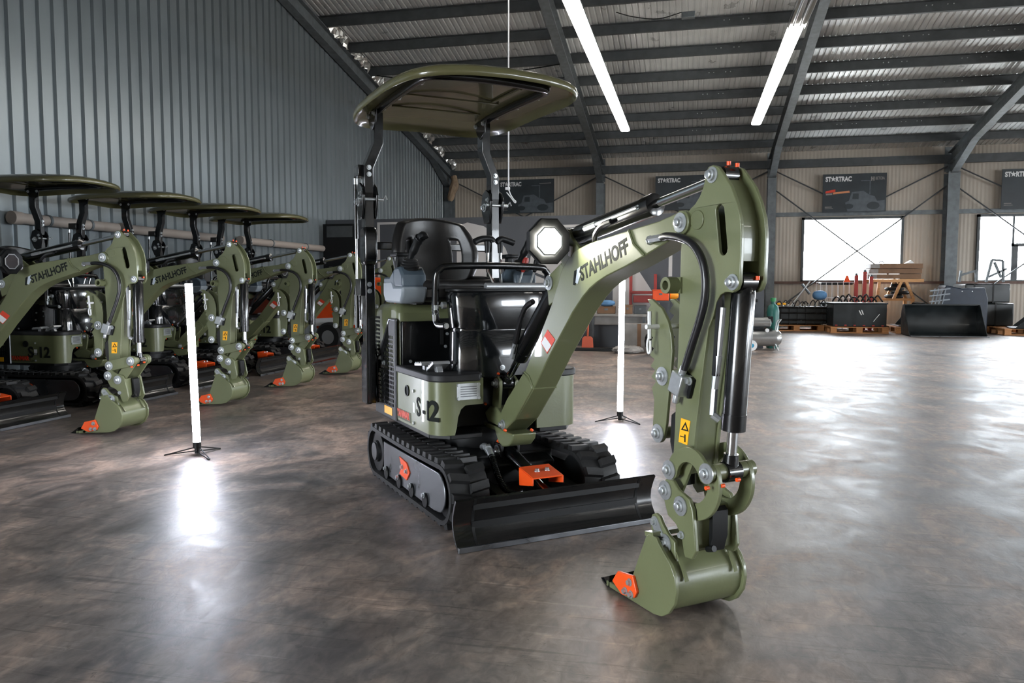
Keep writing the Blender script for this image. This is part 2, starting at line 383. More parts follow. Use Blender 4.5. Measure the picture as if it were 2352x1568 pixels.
tc = nt.nodes.new('ShaderNodeTexCoord'); nt.links.new(tc.outputs['Object'], wv.inputs['Vector']); bp = nt.nodes.new('ShaderNodeBump'); bp.inputs['Strength'].default_value = .5; bp.inputs['Distance'].default_value = .01
nt.links.new(wv.outputs['Fac'], bp.inputs['Height']); nt.links.new(bp.outputs[0], nt.nodes['Principled BSDF'].inputs['Normal'])
wb = S(m.build('wall_back', M_BEIGE_RIB, smooth=0), 'beige sandwich panel wall at the far end with windows and banners')
for i, (a, b) in enumerate(OPEN):
    fr = MB(); w = .06
    fr.box((a+w/2, YB-.01, (ZW0+ZW1)/2), (w, .14, ZW1-ZW0)); fr.box((b-w/2, YB-.01, (ZW0+ZW1)/2), (w, .14, ZW1-ZW0))
    fr.box(((a+b)/2, YB-.01, ZW1-w/2), (b-a, .14, w)); fr.box(((a+b)/2, YB-.01, ZW0+w/4), (b-a, .14, w/2))
    if i == 1: fr.box((7.56, YB, (ZW0+ZW1)/2), (.045, .08, ZW1-ZW0)); fr.box((8.4, YB, 2.02), (1.75, .08, .07)); fr.box((7.63, YB, 1.58), (.09, .08, .86))
    o = S(fr.build('window_%d' % (i+1), M_FRAMED, smooth=0), ['wide bright window with a cross brace in front of it', 'bright window with a dark door frame at the right edge', 'far right bright window beyond the frame', 'last bright window beyond the frame'][i])
    for (x0, x1, z0, z1) in ([(a+.06, b-.06, ZW0+.03, ZW1-.06)] if i != 1 else [(a+.06, 7.538, ZW0+.03, ZW1-.06), (7.582, b-.06, 2.055, ZW1-.06), (7.675, b-.06, ZW0+.03, 1.985)]):
        MB().box(((x0+x1)/2, YB+.01, (z0+z1)/2), (x1-x0, .006, z1-z0)).build('pane', M_GLASS, o, smooth=0)
    portal('window_daylight', ((a+b)/2, YB+.02, (ZW0+ZW1)/2), (R(-90), 0, 0), b-a, ZW1-ZW0)
# columns, girts, braces
for i, cx in enumerate(COLX):
    m = MB(); yc = YB - .2; hz = 3.75; w = .2 if i != 3 else .26
    m.box((cx, yc-.17, hz/2), (w, .016, hz)); m.box((cx, yc+.17, hz/2), (w, .016, hz)); m.box((cx, yc, 2.1), (.014, .34, 4.2)); m.box((cx, yc+.17, 4.1), (w, .016, .6)); m.box((cx, yc-.1, 3.76), (w, .2, .02))
    m.build('column', M_FRAME, wb, smooth=0)
for (z, hh, mt) in ((2.84, .1, M_FRAME), (1.12, .06, M_REDP if False else mat('rust_brown_rail', (96, 72, 62), .6, noise=.2))):
    MB().box(((XL+XR)/2, YB-.04, z), (XR-XL, .07, hh)).build('girt', mt, wb, smooth=0)
MB().box(((XL+XR)/2, YB-.1, 4.1), (XR-XL, .1, .2)).build('eave_beam', M_FRAMED, wb, smooth=0)
for i in range(len(COLX)-1):
    a, b = COLX[i]+.1, COLX[i+1]-.1
    for (x0, x1, z0, z1) in ((a, (a+b)/2, 3.92, 2.9), (b, (a+b)/2, 3.92, 2.9)) + (((a, b, 3.45, .35), (b, a, 3.45, .35)) if i >= 2 else ()):
        MB().cyl((x0, YB-.16, z0), (x1, YB-.13, z1), .017, seg=8).build('brace_rod', M_FRAMED, wb)
# the other two walls
m = MB(); RO = [(-6.5, -3.0, 1.1, 2.9), (-1.0, 3.0, 0, 3.5), (5.0, 8.5, 1.1, 2.9), (10.5, 14.0, 1.1, 2.9)]; ey = YF - .1  # right wall openings are unseen, added to bring in daylight from that side
for (a, b, z0, z1) in RO:
    m.box((XR+.05, (ey+a)/2, 3.75), (.1, a-ey, 7.5)); m.box((XR+.05, (a+b)/2, (z1+7.5)/2), (.1, b-a, 7.5-z1)); ey = b
    if z0: m.box((XR+.05, (a+b)/2, z0/2), (.1, b-a, z0))
    portal('added_right_daylight', (XR+.02, (a+b)/2, (z0+z1)/2), (R(90), 0, R(90)), b-a, z1-z0)
m.box((XR+.05, (ey+YB)/2, 3.75), (.1, YB-ey, 7.5))
S(m.build('wall_right', M_BEIGE, smooth=0), 'beige panel wall on the right side outside the frame with added windows and an added gate')
S(MB().box(((XL+XR)/2, YF-.05, 2.3), (XR-XL+.2, .1, 4.6)).build('wall_front', M_BEIGE, smooth=0), 'beige panel wall behind the camera')
portal('added_gate_daylight', (XL+.02, -5.5, 1.75), (R(90), 0, R(-90)), 5.0, 3.5)  # daylight through the added, unseen gate in the left wall
S(MB().box((XR+12.5, 6, -.12), (24, 60, .2)).box((XL-12.3, 0, -.12), (24, 40, .2)).box((6, YB+13, -.12), (60, 24, .2)).build('floor_yard', mat('pale_yard_paving', (150, 148, 144), .9), smooth=0), 'pale paved yard outside the hall')

# pipe on the left wall
for (y0, y1, lab) in ((6.55, 8.0, 'pale plastic wall pipe at the frame edge'), (8.08, 10.1, 'pale plastic wall pipe behind the middle canopies'), (10.6, 13.5, 'pale plastic wall pipe reaching the dark partition')):
    p = thing('wall_pipe', lab, 'pipe', (XL+.09, y0, 1.72))
    MB().cyl((0, 0, 0), (0, y1-y0, 0), .055, seg=16).build('pipe_run', mat('pale_pipe_plastic', (150, 140, 132), .45) if 'pale_pipe_plastic' not in MATS else MATS['pale_pipe_plastic'], p)
    MB().cyl((0, -.02, 0), (0, .09, 0), .066, seg=16).build('socket', MATS['pale_pipe_plastic'], p)
    for t in (.3, .7): MB().ring((0, (y1-y0)*t-.015, 0), (0, (y1-y0)*t+.015, 0), .064, .05, 16).box((-.06, (y1-y0)*t, 0), (.05, .03, .03)).build('clamp', M_FRAME, p)

# dark printed partition
YP = 13.6
S(MB().box(((XL+.02+1.2)/2, YP+.03, 1.13), (1.2-XL-.02, .06, 2.26)).build('wall_partition', M_PART, smooth=0), 'dark grey printed partition board behind the machines')
wp = bpy.data.objects['wall_partition']
def mural(pts, z=.004, m=M_MURAL): MB().prism(pts, YP-z, YP-.0005, 'y').build('mural_shape', m, wp, smooth=0)
mural([(-5.62, 2.2), (-4.35, 2.2), (-4.35, 2.16), (-5.57, 2.16), (-5.57, .4), (-5.62, .4)])
mural([(-5.30, 2.0), (-5.2, 2.08), (-4.5, 2.08), (-4.5, .6), (-5.30, .6)])
mural([(-4.1, .5), (-4.1, 2.1), (-3.9, 2.17), (-3.6, 2.1), (-3.38, 1.95), (-3.2, 1.7), (-3.1, 1.45), (-3.35, 1.3), (-3.0, .9), (-2.95, .5)])
mural(arc(-3.35, .95, .28, 0, 360, 24)[:-1], .007, M_PART)
mural([(-2.86, 1.6), (-2.6, 2.1), (-1.7, 2.1), (-1.62, 2.02), (-1.62, 1.2), (-1.4, .55), (-2.7, .55), (-2.9, 1.3)])
mural([(-2.80, 1.6), (-2.56, 2.05), (-1.75, 2.05), (-1.68, 1.97), (-1.68, 1.2), (-2.2, 1.05), (-2.84, 1.3)], .007, M_PART)
mural([(-2.74, 1.58), (-2.52, 2.0), (-1.78, 2.0), (-1.73, 1.94), (-1.73, 1.26), (-2.2, 1.1), (-2.78, 1.32)], .010)
mural([(-1.3, 1.9), (-1.0, 1.9), (-.86, 1.3), (-.5, .75), (-.5, .45), (-1.3, .45)])
mural([(-.36, 2.2), (-.30, 2.2), (-.30, 1.2), (-.36, 1.2)])

# banners
def banner(x0, x1, z0, z1, label, extra):
    t = thing('banner', label, 'banner', ((x0+x1)/2, YB-.21, z0)); w, h = x1-x0, z1-z0
    MB().box((0, 0, h/2), (w, .02, h)).build('banner_sheet', M_BANNER, t, smooth=0)
    f = -.012; tx = -w*.46; ts = h*.17; tz = h*.81
    place_text('lettering', text_mesh('startrac_st', 'ST', ts, M_WHITE, .045, .001, sx=.78), t, (tx, f, tz), (1, 0, 0), (0, 0, 1))
    star = [(tx+ts*1.12 + ts*(.42 if i % 2 == 0 else .17)*math.sin(math.pi*i/5), tz+ts*.36 + ts*(.46 if i % 2 == 0 else .18)*math.cos(math.pi*i/5)) for i in range(10)]
    MB().prism(star, f-.002, f+.002).build('star_print', M_WHITE, t, smooth=0)
    place_text('lettering', text_mesh('startrac_rtrac', 'RTRAC', ts, M_WHITE, .045, .001, sx=.74), t, (tx+ts*1.45, f, tz), (1, 0, 0), (0, 0, 1))
    def flat(pts, m=M_BANNERL, d=.001): MB().prism([(p[0]*w-w/2, p[1]*h) for p in pts], f-d, f+.003).build('print_shape', m, t, smooth=0)
    flat([(.40, .02), (.36, .25), (.42, .30), (.46, .52), (.64, .55), (.74, .44), (.82, .40), (.86, .28), (.98, .30), (.98, .02)])
    flat([(.47, .34), (.48, .48), (.57, .48), (.57, .33)], M_BANNER, .003)
    flat(arc(.42, .15, .07, 0, 360, 14)[:-1], M_BANNER, .003); flat(arc(.80, .16, .1, 0, 360, 14)[:-1], M_BANNER, .003)
    flat([(.735, .45), (.735, .80), (.60, .80), (.60, .82), (.752, .82), (.752, .45)])
    if extra:
        flat([(.04, .50), (.05, .56), (.20, .60), (.20, .53)], M_RED); flat([(.16, .47), (.17, .52), (.42, .56), (.43, .51)], mat('banner_orange_print', (214, 140, 96), .6)); flat([(.05, .45), (.05, .49), (.15, .50), (.15, .46)], M_CONC)
        flat([(.755, .80), (.755, .91), (.775, .91), (.775, .80)], M_CONC); flat([(.79, .80), (.79, .91), (.81, .91), (.81, .80)], M_CONC); flat([(.775, .84), (.775, .87), (.79, .87), (.79, .84)], M_CONC)
        place_text('lettering', text_mesh('betoia', 'BETOIA', ts*.62, M_CONC, .02, .001, sx=.62), t, (w*.325, f, h*.83), (1, 0, 0), (0, 0, 1))
    else:
        flat([(.74, .86), (.74, .875), (.95, .885), (.95, .87)], M_CONC)
    flat([(.04, .13), (.04, .15), (.15, .15), (.15, .13)], M_CONC); flat([(.04, .09), (.04, .105), (.17, .105), (.17, .09)], M_CONC)
banner(-5.14, -3.6, 3.0, 3.9, 'dark banner above the partition behind the canopy post', False)
banner(-.92, .6, 3.0, 3.88, 'dark banner partly hidden by the boom cylinder', False)
banner(3.19, 4.66, 2.86, 3.8, 'dark banner with orange slogan above the wide bright window', True)
banner(7.2, 8.66, 2.86, 3.8, 'dark banner cut off at the right edge of the frame', False)

# led battens
def batten(x, y0, y1, z, lit_from, label):
    t = thing('ceiling_light', label, 'ceiling light', (x, y0, z))
    L_ = y1 - y0
    MB().box((0, L_/2, .075), (.17, L_, .03)).build('housing', M_FRAMED, t, smooth=0)
    n = max(1, round(L_/1.5)); s = L_/n
    for k in range(n):
        on = y0 + k*s + s/2 > lit_from
        if on: MB().prism([(-.06, .06), (-.09, .045), (-.09, .015), (-.06, 0), (.06, 0), (.09, .015), (.09, .045), (.06, .06)], k*s+.01, (k+1)*s-.01, 'y').build('diffuser', M_LED, t)
        else:
            MB().cyl((-.04, k*s+.05, .015), (-.04, (k+1)*s-.05, .015), .013, seg=10).cyl((.04, k*s+.05, .015), (.04, (k+1)*s-.05, .015), .013, seg=10).build('unlit_tube', M_LEDOFF, t)
            MB().prism([(-.1, .03), (-.1, -.02), (-.095, -.02), (-.095, .025), (.095, .025), (.095, -.02), (.1, -.02), (.1, .03)], k*s+.01, (k+1)*s-.01, 'y').build('reflector', M_CHROME, t, smooth=0)
    for yy in (s*.5, L_ - s*.5): MB().cyl((0, yy, .06), (0, yy, roof_z(y0+yy)-z), .004, seg=6).build('suspension_wire', M_FRAMED, t)
    return t
batten(-1.35, 7.5, 16.5, 4.2, 0, 'long lit ceiling light left of the middle rafter')
batten(1.22, 7.4, 16.4, 4.2, 10.7, 'ceiling light with unlit near end beside the right rafter')
batten(9.5, 4.5, 16.5, 4.2, 0, 'added unseen lit ceiling light far to the right outside the frame')  # extra batten out of view, added to brighten the hall
batten(9.5, -7.0, 2.0, 4.2, 0, 'added unseen lit ceiling light far to the right behind the camera')  # another unseen batten, added for more light in the hall

# hanging cord, cables, corner bundle
t = thing('pull_cord', 'white hanging cord with a loop end beside the canopy post', 'cord', (-1.85, 8.0, 1.93))
MB().tube([(0, 0, .1), (0, 0, roof_z(8.0)-1.93)], .008, 8).build('cord', M_WHITE, t)
MB().tube([(0, 0, .12), (.02, 0, .06), (.06, 0, 0), (.075, 0, -.01), (.07, 0, -.03), (.03, 0, .02), (-.02, 0, .08)], .006, 6, sub=3).build('loop', M_WHITE, t)
MB().box((-.01, 0, .12), (.05, .02, .03)).build('knot', M_WHITE, t, .006)
tag(MB().tube([(XL+.4, 15.2, 5.28), (-5.0, 15.2, 5.1), (-3.9, 15.2, 5.15), (-2.5, 15.2, 5.28)], .012, 6, sub=8).build('cable', M_INK), 'black cable drooping between the roof purlins', 'cable')
t = thing('junction_box', 'small junction box on a purlin between the two ceiling lights', 'junction box', (-.1, 13.75, roof_z(13.75)-.3))
MB().box((0, 0, .04), (.22, .12, .1)).build('box', M_FRAME, t, .01); MB().tube([(-.1, 0, .1), (-.5, 0, .02), (-.9, 0, .08), (-1.2, 0, .18)], .008, 6, sub=6).build('lead', M_INK, t)
tag(MB().tube([(XL+.32, YB-.45, 4.0), (XL+.36, YB-.5, 3.8), (XL+.3, YB-.52, 3.6), (XL+.22, YB-.5, 3.35)], [.09, .12, .1, .06], 9, sub=3).build('insulation_roll', mat('brown_wrap', (150, 128, 104), .7, noise=.3, nscale=9)), 'brown wrapped bundle in the far top corner of the left wall', 'bundle')

# ------------------------------------------------------------------ excavator (local axes: x forward, y to its left, z up)
BOLT = MB().cyl((0, 0, 0), (0, -.003, 0), .013, seg=16).cyl((0, -.003, 0), (0, -.012, 0), .009, seg=6).mesh('bolt', M_ZINC)
BOLTS = MB().cyl((0, 0, 0), (0, -.008, 0), .008, .007, seg=10).mesh('bolt_small', M_ZINC)
PIN = MB().lathe([(.024, 0), (.024, .004), (.017, .0045), (.017, .013), (.012, .014), (.012, .022), (.009, .024)], (0, 0, 0), (0, -1, 0), 16).mesh('pin', M_ZINC)
WASH = MB().lathe([(.031, 0), (.031, .004), (.018, .0045), (.018, .01), (.012, .011), (.012, .02), (.008, .022)], (0, 0, 0), (0, -1, 0), 18).mesh('pin_washer', M_ZINC)
PLUG = MB().cyl((0, 0, 0), (0, 0, .012), .0062, seg=10).mesh('orange_cap', M_ORANGE)
def squircle(a, b, n=4.0, k=40, cx=0, cy=0):
    out = []
    for i in range(k):
        t = 2*math.pi*i/k; c, s = math.cos(t), math.sin(t)
        out.append((cx + a*math.copysign(abs(c)**(2/n), c), cy + b*math.copysign(abs(s)**(2/n), s)))
    return out
def capsule(p, q, r, n=8):
    a = math.degrees(math.atan2(q[1]-p[1], q[0]-p[0]))
    return arc(p[0], p[1], r, a+90, a+270, n) + arc(q[0], q[1], r, a-90, a+90, n)
def ringlink(c, ro, ri, a0, a1, n=18):
    """banana link: ring sector with round ends"""
    rm, w = (ro+ri)/2, (ro-ri)/2
    e1 = (c[0]+rm*math.cos(R(a1)), c[1]+rm*math.sin(R(a1))); e0 = (c[0]+rm*math.cos(R(a0)), c[1]+rm*math.sin(R(a0)))
    s = 1 if a1 > a0 else -1
    return arc(c[0], c[1], ro, a0, a1, n) + arc(e1[0], e1[1], w, a1, a1+180*s, 6)[1:-1] + arc(c[0], c[1], ri, a1, a0, n) + arc(e0[0], e0[1], w, a0+180, a0+180+180*s, 6)[1:-1]
def ram(root, name, p0, p1, fb, rb, rr, M=None, hose=True):
    """hydraulic ram: barrel from p0, rod to p1 (points in the boom plane)"""
    A, B = Vector((p0[0], p0[2] if len(p0) > 2 else 0, p0[1])), Vector((p1[0], p1[2] if len(p1) > 2 else 0, p1[1]))
    d = B - A; L_ = d.length; d.normalize(); q = A + d*L_*fb
    b = MB().lathe([(rb*.55, .0), (rb*.8, .02), (rb, .035), (rb, L_*fb-.05), (rb*1.06, L_*fb-.05), (rb*1.06, L_*fb), (rr*1.5, L_*fb+.004)], A, d, 20)
    b.cyl(A + Vector((0, -.028, 0)), A + Vector((0, .028, 0)), rb*.85, seg=16)
    o = b.build(name, M_BLACK, root)
    MB().cyl(q - d*.02, B - d*.04, rr, seg=14).build('piston_rod', M_CHROME, o)
    MB().cyl(B + Vector((0, -.026, 0)), B + Vector((0, .026, 0)), rr*1.9, seg=16).cyl(B - d*.055, B, rr*1.35, rr*1.6, seg=12).build('rod_eye', M_BLACK, o)
    u = frame_of(d)[0]; u = u if u.z > 0 or abs(u.z) < .01 else -u
    if hose:
        side = Vector((0, -rb*1.05, 0)); s0 = A + d*L_*fb*.35 + side; s1 = A + d*(L_*fb-.05) + side
        MB().cyl(s0, s1, .008, seg=8).cyl(s1, s1 - side*.5, .009, seg=8).build('hydraulic_pipe', M_ZINC, o)
        MB().cyl(s0 - d*.05, s0 + d*.03, .012, seg=6).build('fitting', M_ZINC, o)
    return o

def excavator(name, label, group, main=True):
    root = thing(name, label, 'excavator', group=group)
    I = Matrix.Identity(4)
    PB = Vector((1.684, 0, 1.244))                         # boom tip pin
    ang = 0.0 if main else R(-3.6)                         # stick pose of the parked row
    SM = Matrix.Translation(PB + Vector((0, 0, 0 if main else .019))) @ Matrix.Rotation(ang, 4, 'Y') @ Matrix.Translation(-PB)
    def part(mb, nm, m, parent=root, bevel=0.0, smooth=38, lab=None): return mb.build(nm, m, parent, bevel, smooth, lab)
    def pin(me, p, parent=root, nm='pin', rot=None, M=None):
        q = Vector(p)
        if M is not None: q = M @ q
        return link(nm, me, parent, loc=q, rot=rot)

    # --- tracks
    for sgn in (-1, 1):
        yo, yi = .42*sgn, .24*sgn; ym = .33*sgn
        rr, zr = .125, .143
        path = [(-.49+i*.99/26, zr-rr) for i in range(27)] + arc(.505, zr-.002, rr-.002, -90, 90, 13)[1:-1] + [(.50-i*.99/26, zr+rr-.004 - .008*math.sin(math.pi*i/26)) for i in range(27)] + arc(-.495, zr, rr, 90, 270, 13)[1:-1]
        n = len(path); b = MB(); vs = []; fs = []
        P = [Vector((p[0], 0, p[1])) for p in path]
        for k in range(n):
            d = (P[(k+1) % n] - P[k-1]).normalized(); nn = Vector((d.z, 0, -d.x))
            for (yy, t) in ((yo, 0), (yo, .008), (ym+.07*sgn, .012), (ym-.07*sgn, .012), (yi, .008), (yi, 0), (yi, -.012), (yo, -.012)): vs.append(P[k] + nn*t + Vector((0, yy, 0)))
        for k in range(n):
            for j in range(8): fs.append((8*k+j, 8*k+(j+1) % 8, 8*((k+1) % n)+(j+1) % 8, 8*((k+1) % n)+j))
        b.add(vs, fs)
        # moulded lugs, staggered left and right
        acc = [0]; 
        for k in range(n): acc.append(acc[-1] + (P[(k+1) % n]-P[k]).length)
        tot = acc[-1]; cnt = 36
        for q in range(cnt*2):
            s = tot*(q*.5)/cnt; k = max(i for i in range(n) if acc[i] <= s); t = (s-acc[k])/(acc[k+1]-acc[k]); pt = P[k].lerp(P[(k+1) % n], t)
            d = (P[(k+1) % n]-P[k]).normalized(); nn = Vector((d.z, 0, -d.x)); yy = (ym + .043*sgn) if q % 2 else (ym - .043*sgn); hw = .044
            e = 1 if q % 2 else -1; vs = []
            for (hh, ins) in ((.004, 0), (.031, .005)):
                for (a, c) in ((-1, -1), (1, -1), (1, 1), (-1, 1)):
                    sk = .007*c*e*sgn
                    vs.append(pt + nn*hh + d*(a*(.0225-ins) + sk*1.0) + Vector((0, yy + c*(hw-ins*.5), 0)))
            b.add(vs, [(0,1,2,3),(7,6,5,4),(0,4,5,1),(1,5,6,2),(2,6,7,3),(3,7,4,0)])
        part(b, 'rubber_track', M_RUBBER, smooth=30)
        f = part(MB().prism([(-.33, .06), (-.33, .225)] + arc(.47, .143, .088, 88, -88, 12) + [(.42, .05)], yo-.012*sgn, yo-.004*sgn), 'track_frame', M_STEEL, bevel=.003)
        part(MB().box((.03, (yo+yi)/2, .14), (.95, .11, .12)), 'frame_beam', M_BLACKM, f)
        part(MB().cyl((-.49, yi+.02*sgn, zr), (-.49, yo-.02*sgn, zr), .108, seg=24).cyl((-.49, yo-.02*sgn, zr), (-.49, yo-.008*sgn, zr), .06, .055, seg=24), 'sprocket', M_BLACKM, f)
        part(MB().cyl((-.49, yo-.01*sgn, zr), (-.49, yo+.002*sgn, zr), .048, seg=24), 'hub_cap', M_STEEL, f)
        part(MB().cyl((.50, yi+.02*sgn, zr), (.50, yo-.03*sgn, zr), .108, seg=24), 'idler', M_BLACKM, f)
        for x in (-.27, -.06, .13, .32):
            part(MB().cyl((x, yi+.03*sgn, .072), (x, yo+.004*sgn, .072), .034, seg=16), 'roller', M_BLACKM, f)
            pin(BOLT, (x, yo-.0*sgn + (-.006 if sgn < 0 else .006), .095), f, 'bolt', None if sgn < 0 else (0, 0, math.pi))
        a = part(MB().prism([(-.05, .20), (.06, .19), (.105, .15), (.06, .105), (-.05, .115), (-.012, .155)], yo-.006*sgn, yo+.002*sgn), 'arrow_plate', M_ORANGE, f, lab='orange arrow shaped plate')
        for (x, z) in ((0, .158), (.065, .15)): pin(BOLT, (x, yo+.002*sgn, z), a, 'bolt', None if sgn < 0 else (0, 0, math.pi))

    # --- undercarriage, slew ring
    uc = part(MB().box((-.02, 0, .19), (.72, .46, .13)).prism([(.30, .10), (.42, .13), (.42, .22), (.30, .255)], -.2, .2), 'undercarriage', M_BLACKM, bevel=.006)
    part(MB().cyl((-.02, 0, .25), (-.02, 0, .33), .21, seg=36).cyl((-.02, 0, .33), (-.02, 0, .362), .235, seg=36), 'slew_ring', M_BLACKM)

    # --- dozer blade
    sec = [(.872, .006), (.842, .03), (.818, .065), (.808, .10), (.812, .135), (.826, .17), (.842, .20)]
    bl = part(MB().strip(sec, .48, .012), 'dozer_blade', M_BLACK)
    for yy in (-.395, .395): part(MB().strip([(p[0]+.0018, p[1]) for p in sec], .006, .004, y0=yy), 'weld_seam', M_BLACKM, bl)
    part(MB().box((.868, 0, .012), (.012, .962, .022)), 'cutting_edge', M_STEEL, bl, .002)
    part(MB().box((.80, 0, .085), (.03, .8, .04)).box((.815, 0, .17), (.03, .8, .03)), 'back_rib', M_BLACKM, bl)
    for yy in (-.18, .18): part(MB().bar((.80, yy, .09), (.28, yy, .15), .05, .07), 'blade_arm', M_BLACKM, bevel=.005)
    part(MB().bar((.62, -.18, .11), (.62, .18, .11), .05, .05), 'arm_tie', M_BLACKM)
    ram(root, 'blade_cylinder', (.31, .265), (.775, .14), .62, .034, .015, hose=False)
    part(MB().box((.775, -.045, .13), (.06, .014, .09)).box((.775, .045, .13), (.06, .014, .09)), 'cylinder_lug', M_BLACKM)
    pin(PIN, (.775, -.052, .14)); pin(WASH, (.31, -.05, .262))
    part(MB().box((.31, -.042, .25), (.08, .016, .1)).box((.31, .042, .25), (.08, .016, .1)), 'cylinder_bracket', M_BLACKM, bevel=.004)
    g = part(MB().strip([(.59, .240), (.72, .218)], .074, .006).prism([(.59, .243), (.72, .221), (.72, .19), (.595, .165)], -.077, -.071).prism([(.59, .243), (.72, .221), (.72, .19), (.595, .165)], .071, .077), 'cylinder_guard', M_ORANGE, lab='orange guard over the blade cylinder')
    for yy in (-.02, .03): link('bolt', BOLT, g, loc=(.655, yy, .2345), rot=(R(-90), 0, 0))
    part(MB().tube([(.26, -.10, .28), (.34, -.115, .285), (.42, -.125, .25), (.50, -.13, .18), (.57, -.125, .135), (.62, -.105, .13), (.65, -.08, .15)], .012, 8, sub=5), 'blade_hose', M_HOSE)
    part(MB().tube([(.25, -.10, .275), (.30, -.11, .288), (.36, -.118, .28), (.41, -.124, .255)], .016, 10, sub=4).cyl((.33, -.112, .288), (.35, -.116, .283), .022, seg=6), 'hose_elbow', M_ZINC)
    hp = [Vector(p) for p in [(.40, -.124, .262), (.44, -.127, .234), (.50, -.13, .18), (.57, -.125, .135), (.62, -.105, .13)]]; hp = spline(hp, 9); hb = MB()
    for k in range(len(hp)-1): hb.ring(hp[k], hp[k] + (hp[k+1]-hp[k])*.55, .0165, .010, 10)
    part(hb, 'spiral_sleeve', M_BLACK)

    # --- upper deck
    dk = part(MB().prism([(-.53, -.34), (-.46, -.385), (.28, -.385), (.36, -.31), (.36, -.15), (.2, -.12), (.2, .12), (.36, .15), (.36, .30), (.28, .36), (-.46, .36), (-.53, .3)], .345, .368, 'z'), 'deck_plate', M_BLACKM, bevel=.004)
    part(MB().box((-.02, 0, .49), (.40, .68, .24)).box((-.36, -.01, .52), (.34, .70, .30)), 'inner_frame', M_BLACKM)
    def cover(pts, nm):
        """upright sheet along a plan path; pts = (x, y, bottom, top)"""
        n = len(pts); vs = []; fs = []
        for k in range(n):
            p = Vector((pts[k][0], pts[k][1])); d = Vector((pts[min(k+1, n-1)][0]-pts[max(k-1, 0)][0], pts[min(k+1, n-1)][1]-pts[max(k-1, 0)][1])).normalized(); nn = Vector((-d.y, d.x))
            for t in (0, .012):
                q = p + nn*t; vs += [(q.x, q.y, pts[k][2]), (q.x, q.y, pts[k][3])]
        for k in range(n-1):
            a, b = 4*k, 4*k+4; fs += [(a, b, b+1, a+1), (a+2, a+3, b+3, b+2), (a, a+2, b+2, b), (a+1, b+1, b+3, a+3)]
        fs += [(0, 1, 3, 2), (4*n-4, 4*n-2, 4*n-1, 4*n-3)]
        return part(MB().add(vs, fs), nm, M_OLIVE)
    zt = .625
    cr = [(-.17, -.392, .368, zt), (.05, -.392, .368, zt), (.285, -.392, .368, zt)] + [(.285+.085*math.sin(R(a)), -.307-.085*math.cos(R(a)), .368, zt) for a in (18, 36, 54, 72, 90)] + [(.37, -.292, .368, zt), (.37, -.283, .40, zt), (.37, -.276, .45, zt), (.37, -.262, .485, zt), (.37, -.24, .502, zt), (.37, -.15, .505, zt)]
    fc = cover(cr, 'front_cover')
    cl = [(.37, .13, .368, zt), (.37, .27, .368, zt)] + [(.285+.085*math.cos(R(a)), .285+.085*math.sin(R(a)), .368, zt) for a in (0, 18, 36, 54, 72, 90)] + [(.05, .37, .368, zt), (-.17, .37, .368, zt)]
    cover(cl, 'front_cover')
    mp = [(-.165, -.40), (.285, -.40)] + [(.285+.094*math.sin(R(a)), -.306-.094*math.cos(R(a))) for a in (18, 36, 54, 72, 90)] + [(.379, -.17), (.33, -.14), (.22, -.12), (.22, .12), (.33, .14), (.379, .17)] + [(.285+.094*math.cos(R(a)), .284+.094*math.sin(R(a))) for a in (0, 18, 36, 54, 72, 90)] + [(-.165, .378)]
    part(MB().prism(mp, .612, .646, 'z'), 'floor_mat', M_MAT, bevel=.006)
    # print and fittings on the right cover
    place_text('lettering', text_mesh('s12_s', 'S', .125, M_INK, .02), fc, (.135, -.3935, .435), (1, 0, 0), (0, 0, 1)) if main else place_text('lettering', text_mesh('s12', 'S-12', .13, M_INK, .03), fc, (.02, -.3935, .42), (1, 0, 0), (0, 0, 1))
    if main: place_text('lettering', text_mesh('s12_2', '2', .13, M_INK, .03), fc, (.300, -.3925, .435), (.90, .43, 0), (0, 0, 1))
    if main: place_text('lettering', text_mesh('s12_mid', '-1', .125, M_INK, .02), fc, (.218, -.3935, .435), (1, 0, 0), (0, 0, 1))
    part(MB().box((.10, -.3935, .465), (.03, .002, .05)), 'white_label', M_WHITE, fc)
    place_text('brand_print', text_mesh('yanmar', 'YANMAR', .05, M_RED, .03, sx=.9), fc, (-.155, -.3945, .392), (1, 0, 0), (0, 0, 1))
    part(MB().box((-.055, -.3932, .405), (.21, .0016, .05)), 'brand_label', M_OLIVED, fc)
    part(MB().ring((.0, -.391, .535), (0, -.398, .535), .028, .022), 'key_hole_rim', M_BLACKM, fc); part(MB().cyl((0, -.39, .535), (0, -.3935, .535), .022, seg=20), 'hole', M_INK, fc)
    for (x, z) in ((.10, .545), (.10, .39)): link('bolt', BOLTS, fc, loc=(x, -.392, z))
    dp = part(MB().box((.3715, -.225, .566), (.003, .115, .075)), 'data_plate', M_ZINC, fc, lab='silver data plate')
    for k in range(5): part(MB().box((.3735, -.225, .588-.011*k), (.001, .08, .004)), 'plate_line', M_STEEL, dp)
    for (y, z) in ((-.275, .597), (-.175, .597), (-.275, .535), (-.175, .535)): link('bolt', BOLTS, dp, loc=(.372, y, z), rot=(0, 0, R(90)))

    # --- engine hood, bulkhead, perforated side panel
    hd = part(MB().prism([(-.57, .60), (-.57, .86), (-.555, .92), (-.50, .95), (-.22, .958), (-.17, .945), (-.16, .91), (-.16, .60)], -.385, .365), 'engine_hood', M_OLIVE, bevel=.035)
    hm = hd.modifiers['bevel']; hm.segments = 4; hm.angle_limit = R(50)
    part(MB().box((-.535, -.01, .48), (.07, .72, .25)), 'counterweight', M_OLIVE, bevel=.025)
    bk = part(MB().box((-.148, -.005, .75), (.03, .735, .235)), 'bulkhead', M_BLACK, bevel=.004)
    part(MB().box((-.135, -.16, .80), (.012, .018, .11)).box((-.13, -.14, .865), (.02, .07, .03)), 'latch', M_BLACKM, bk)
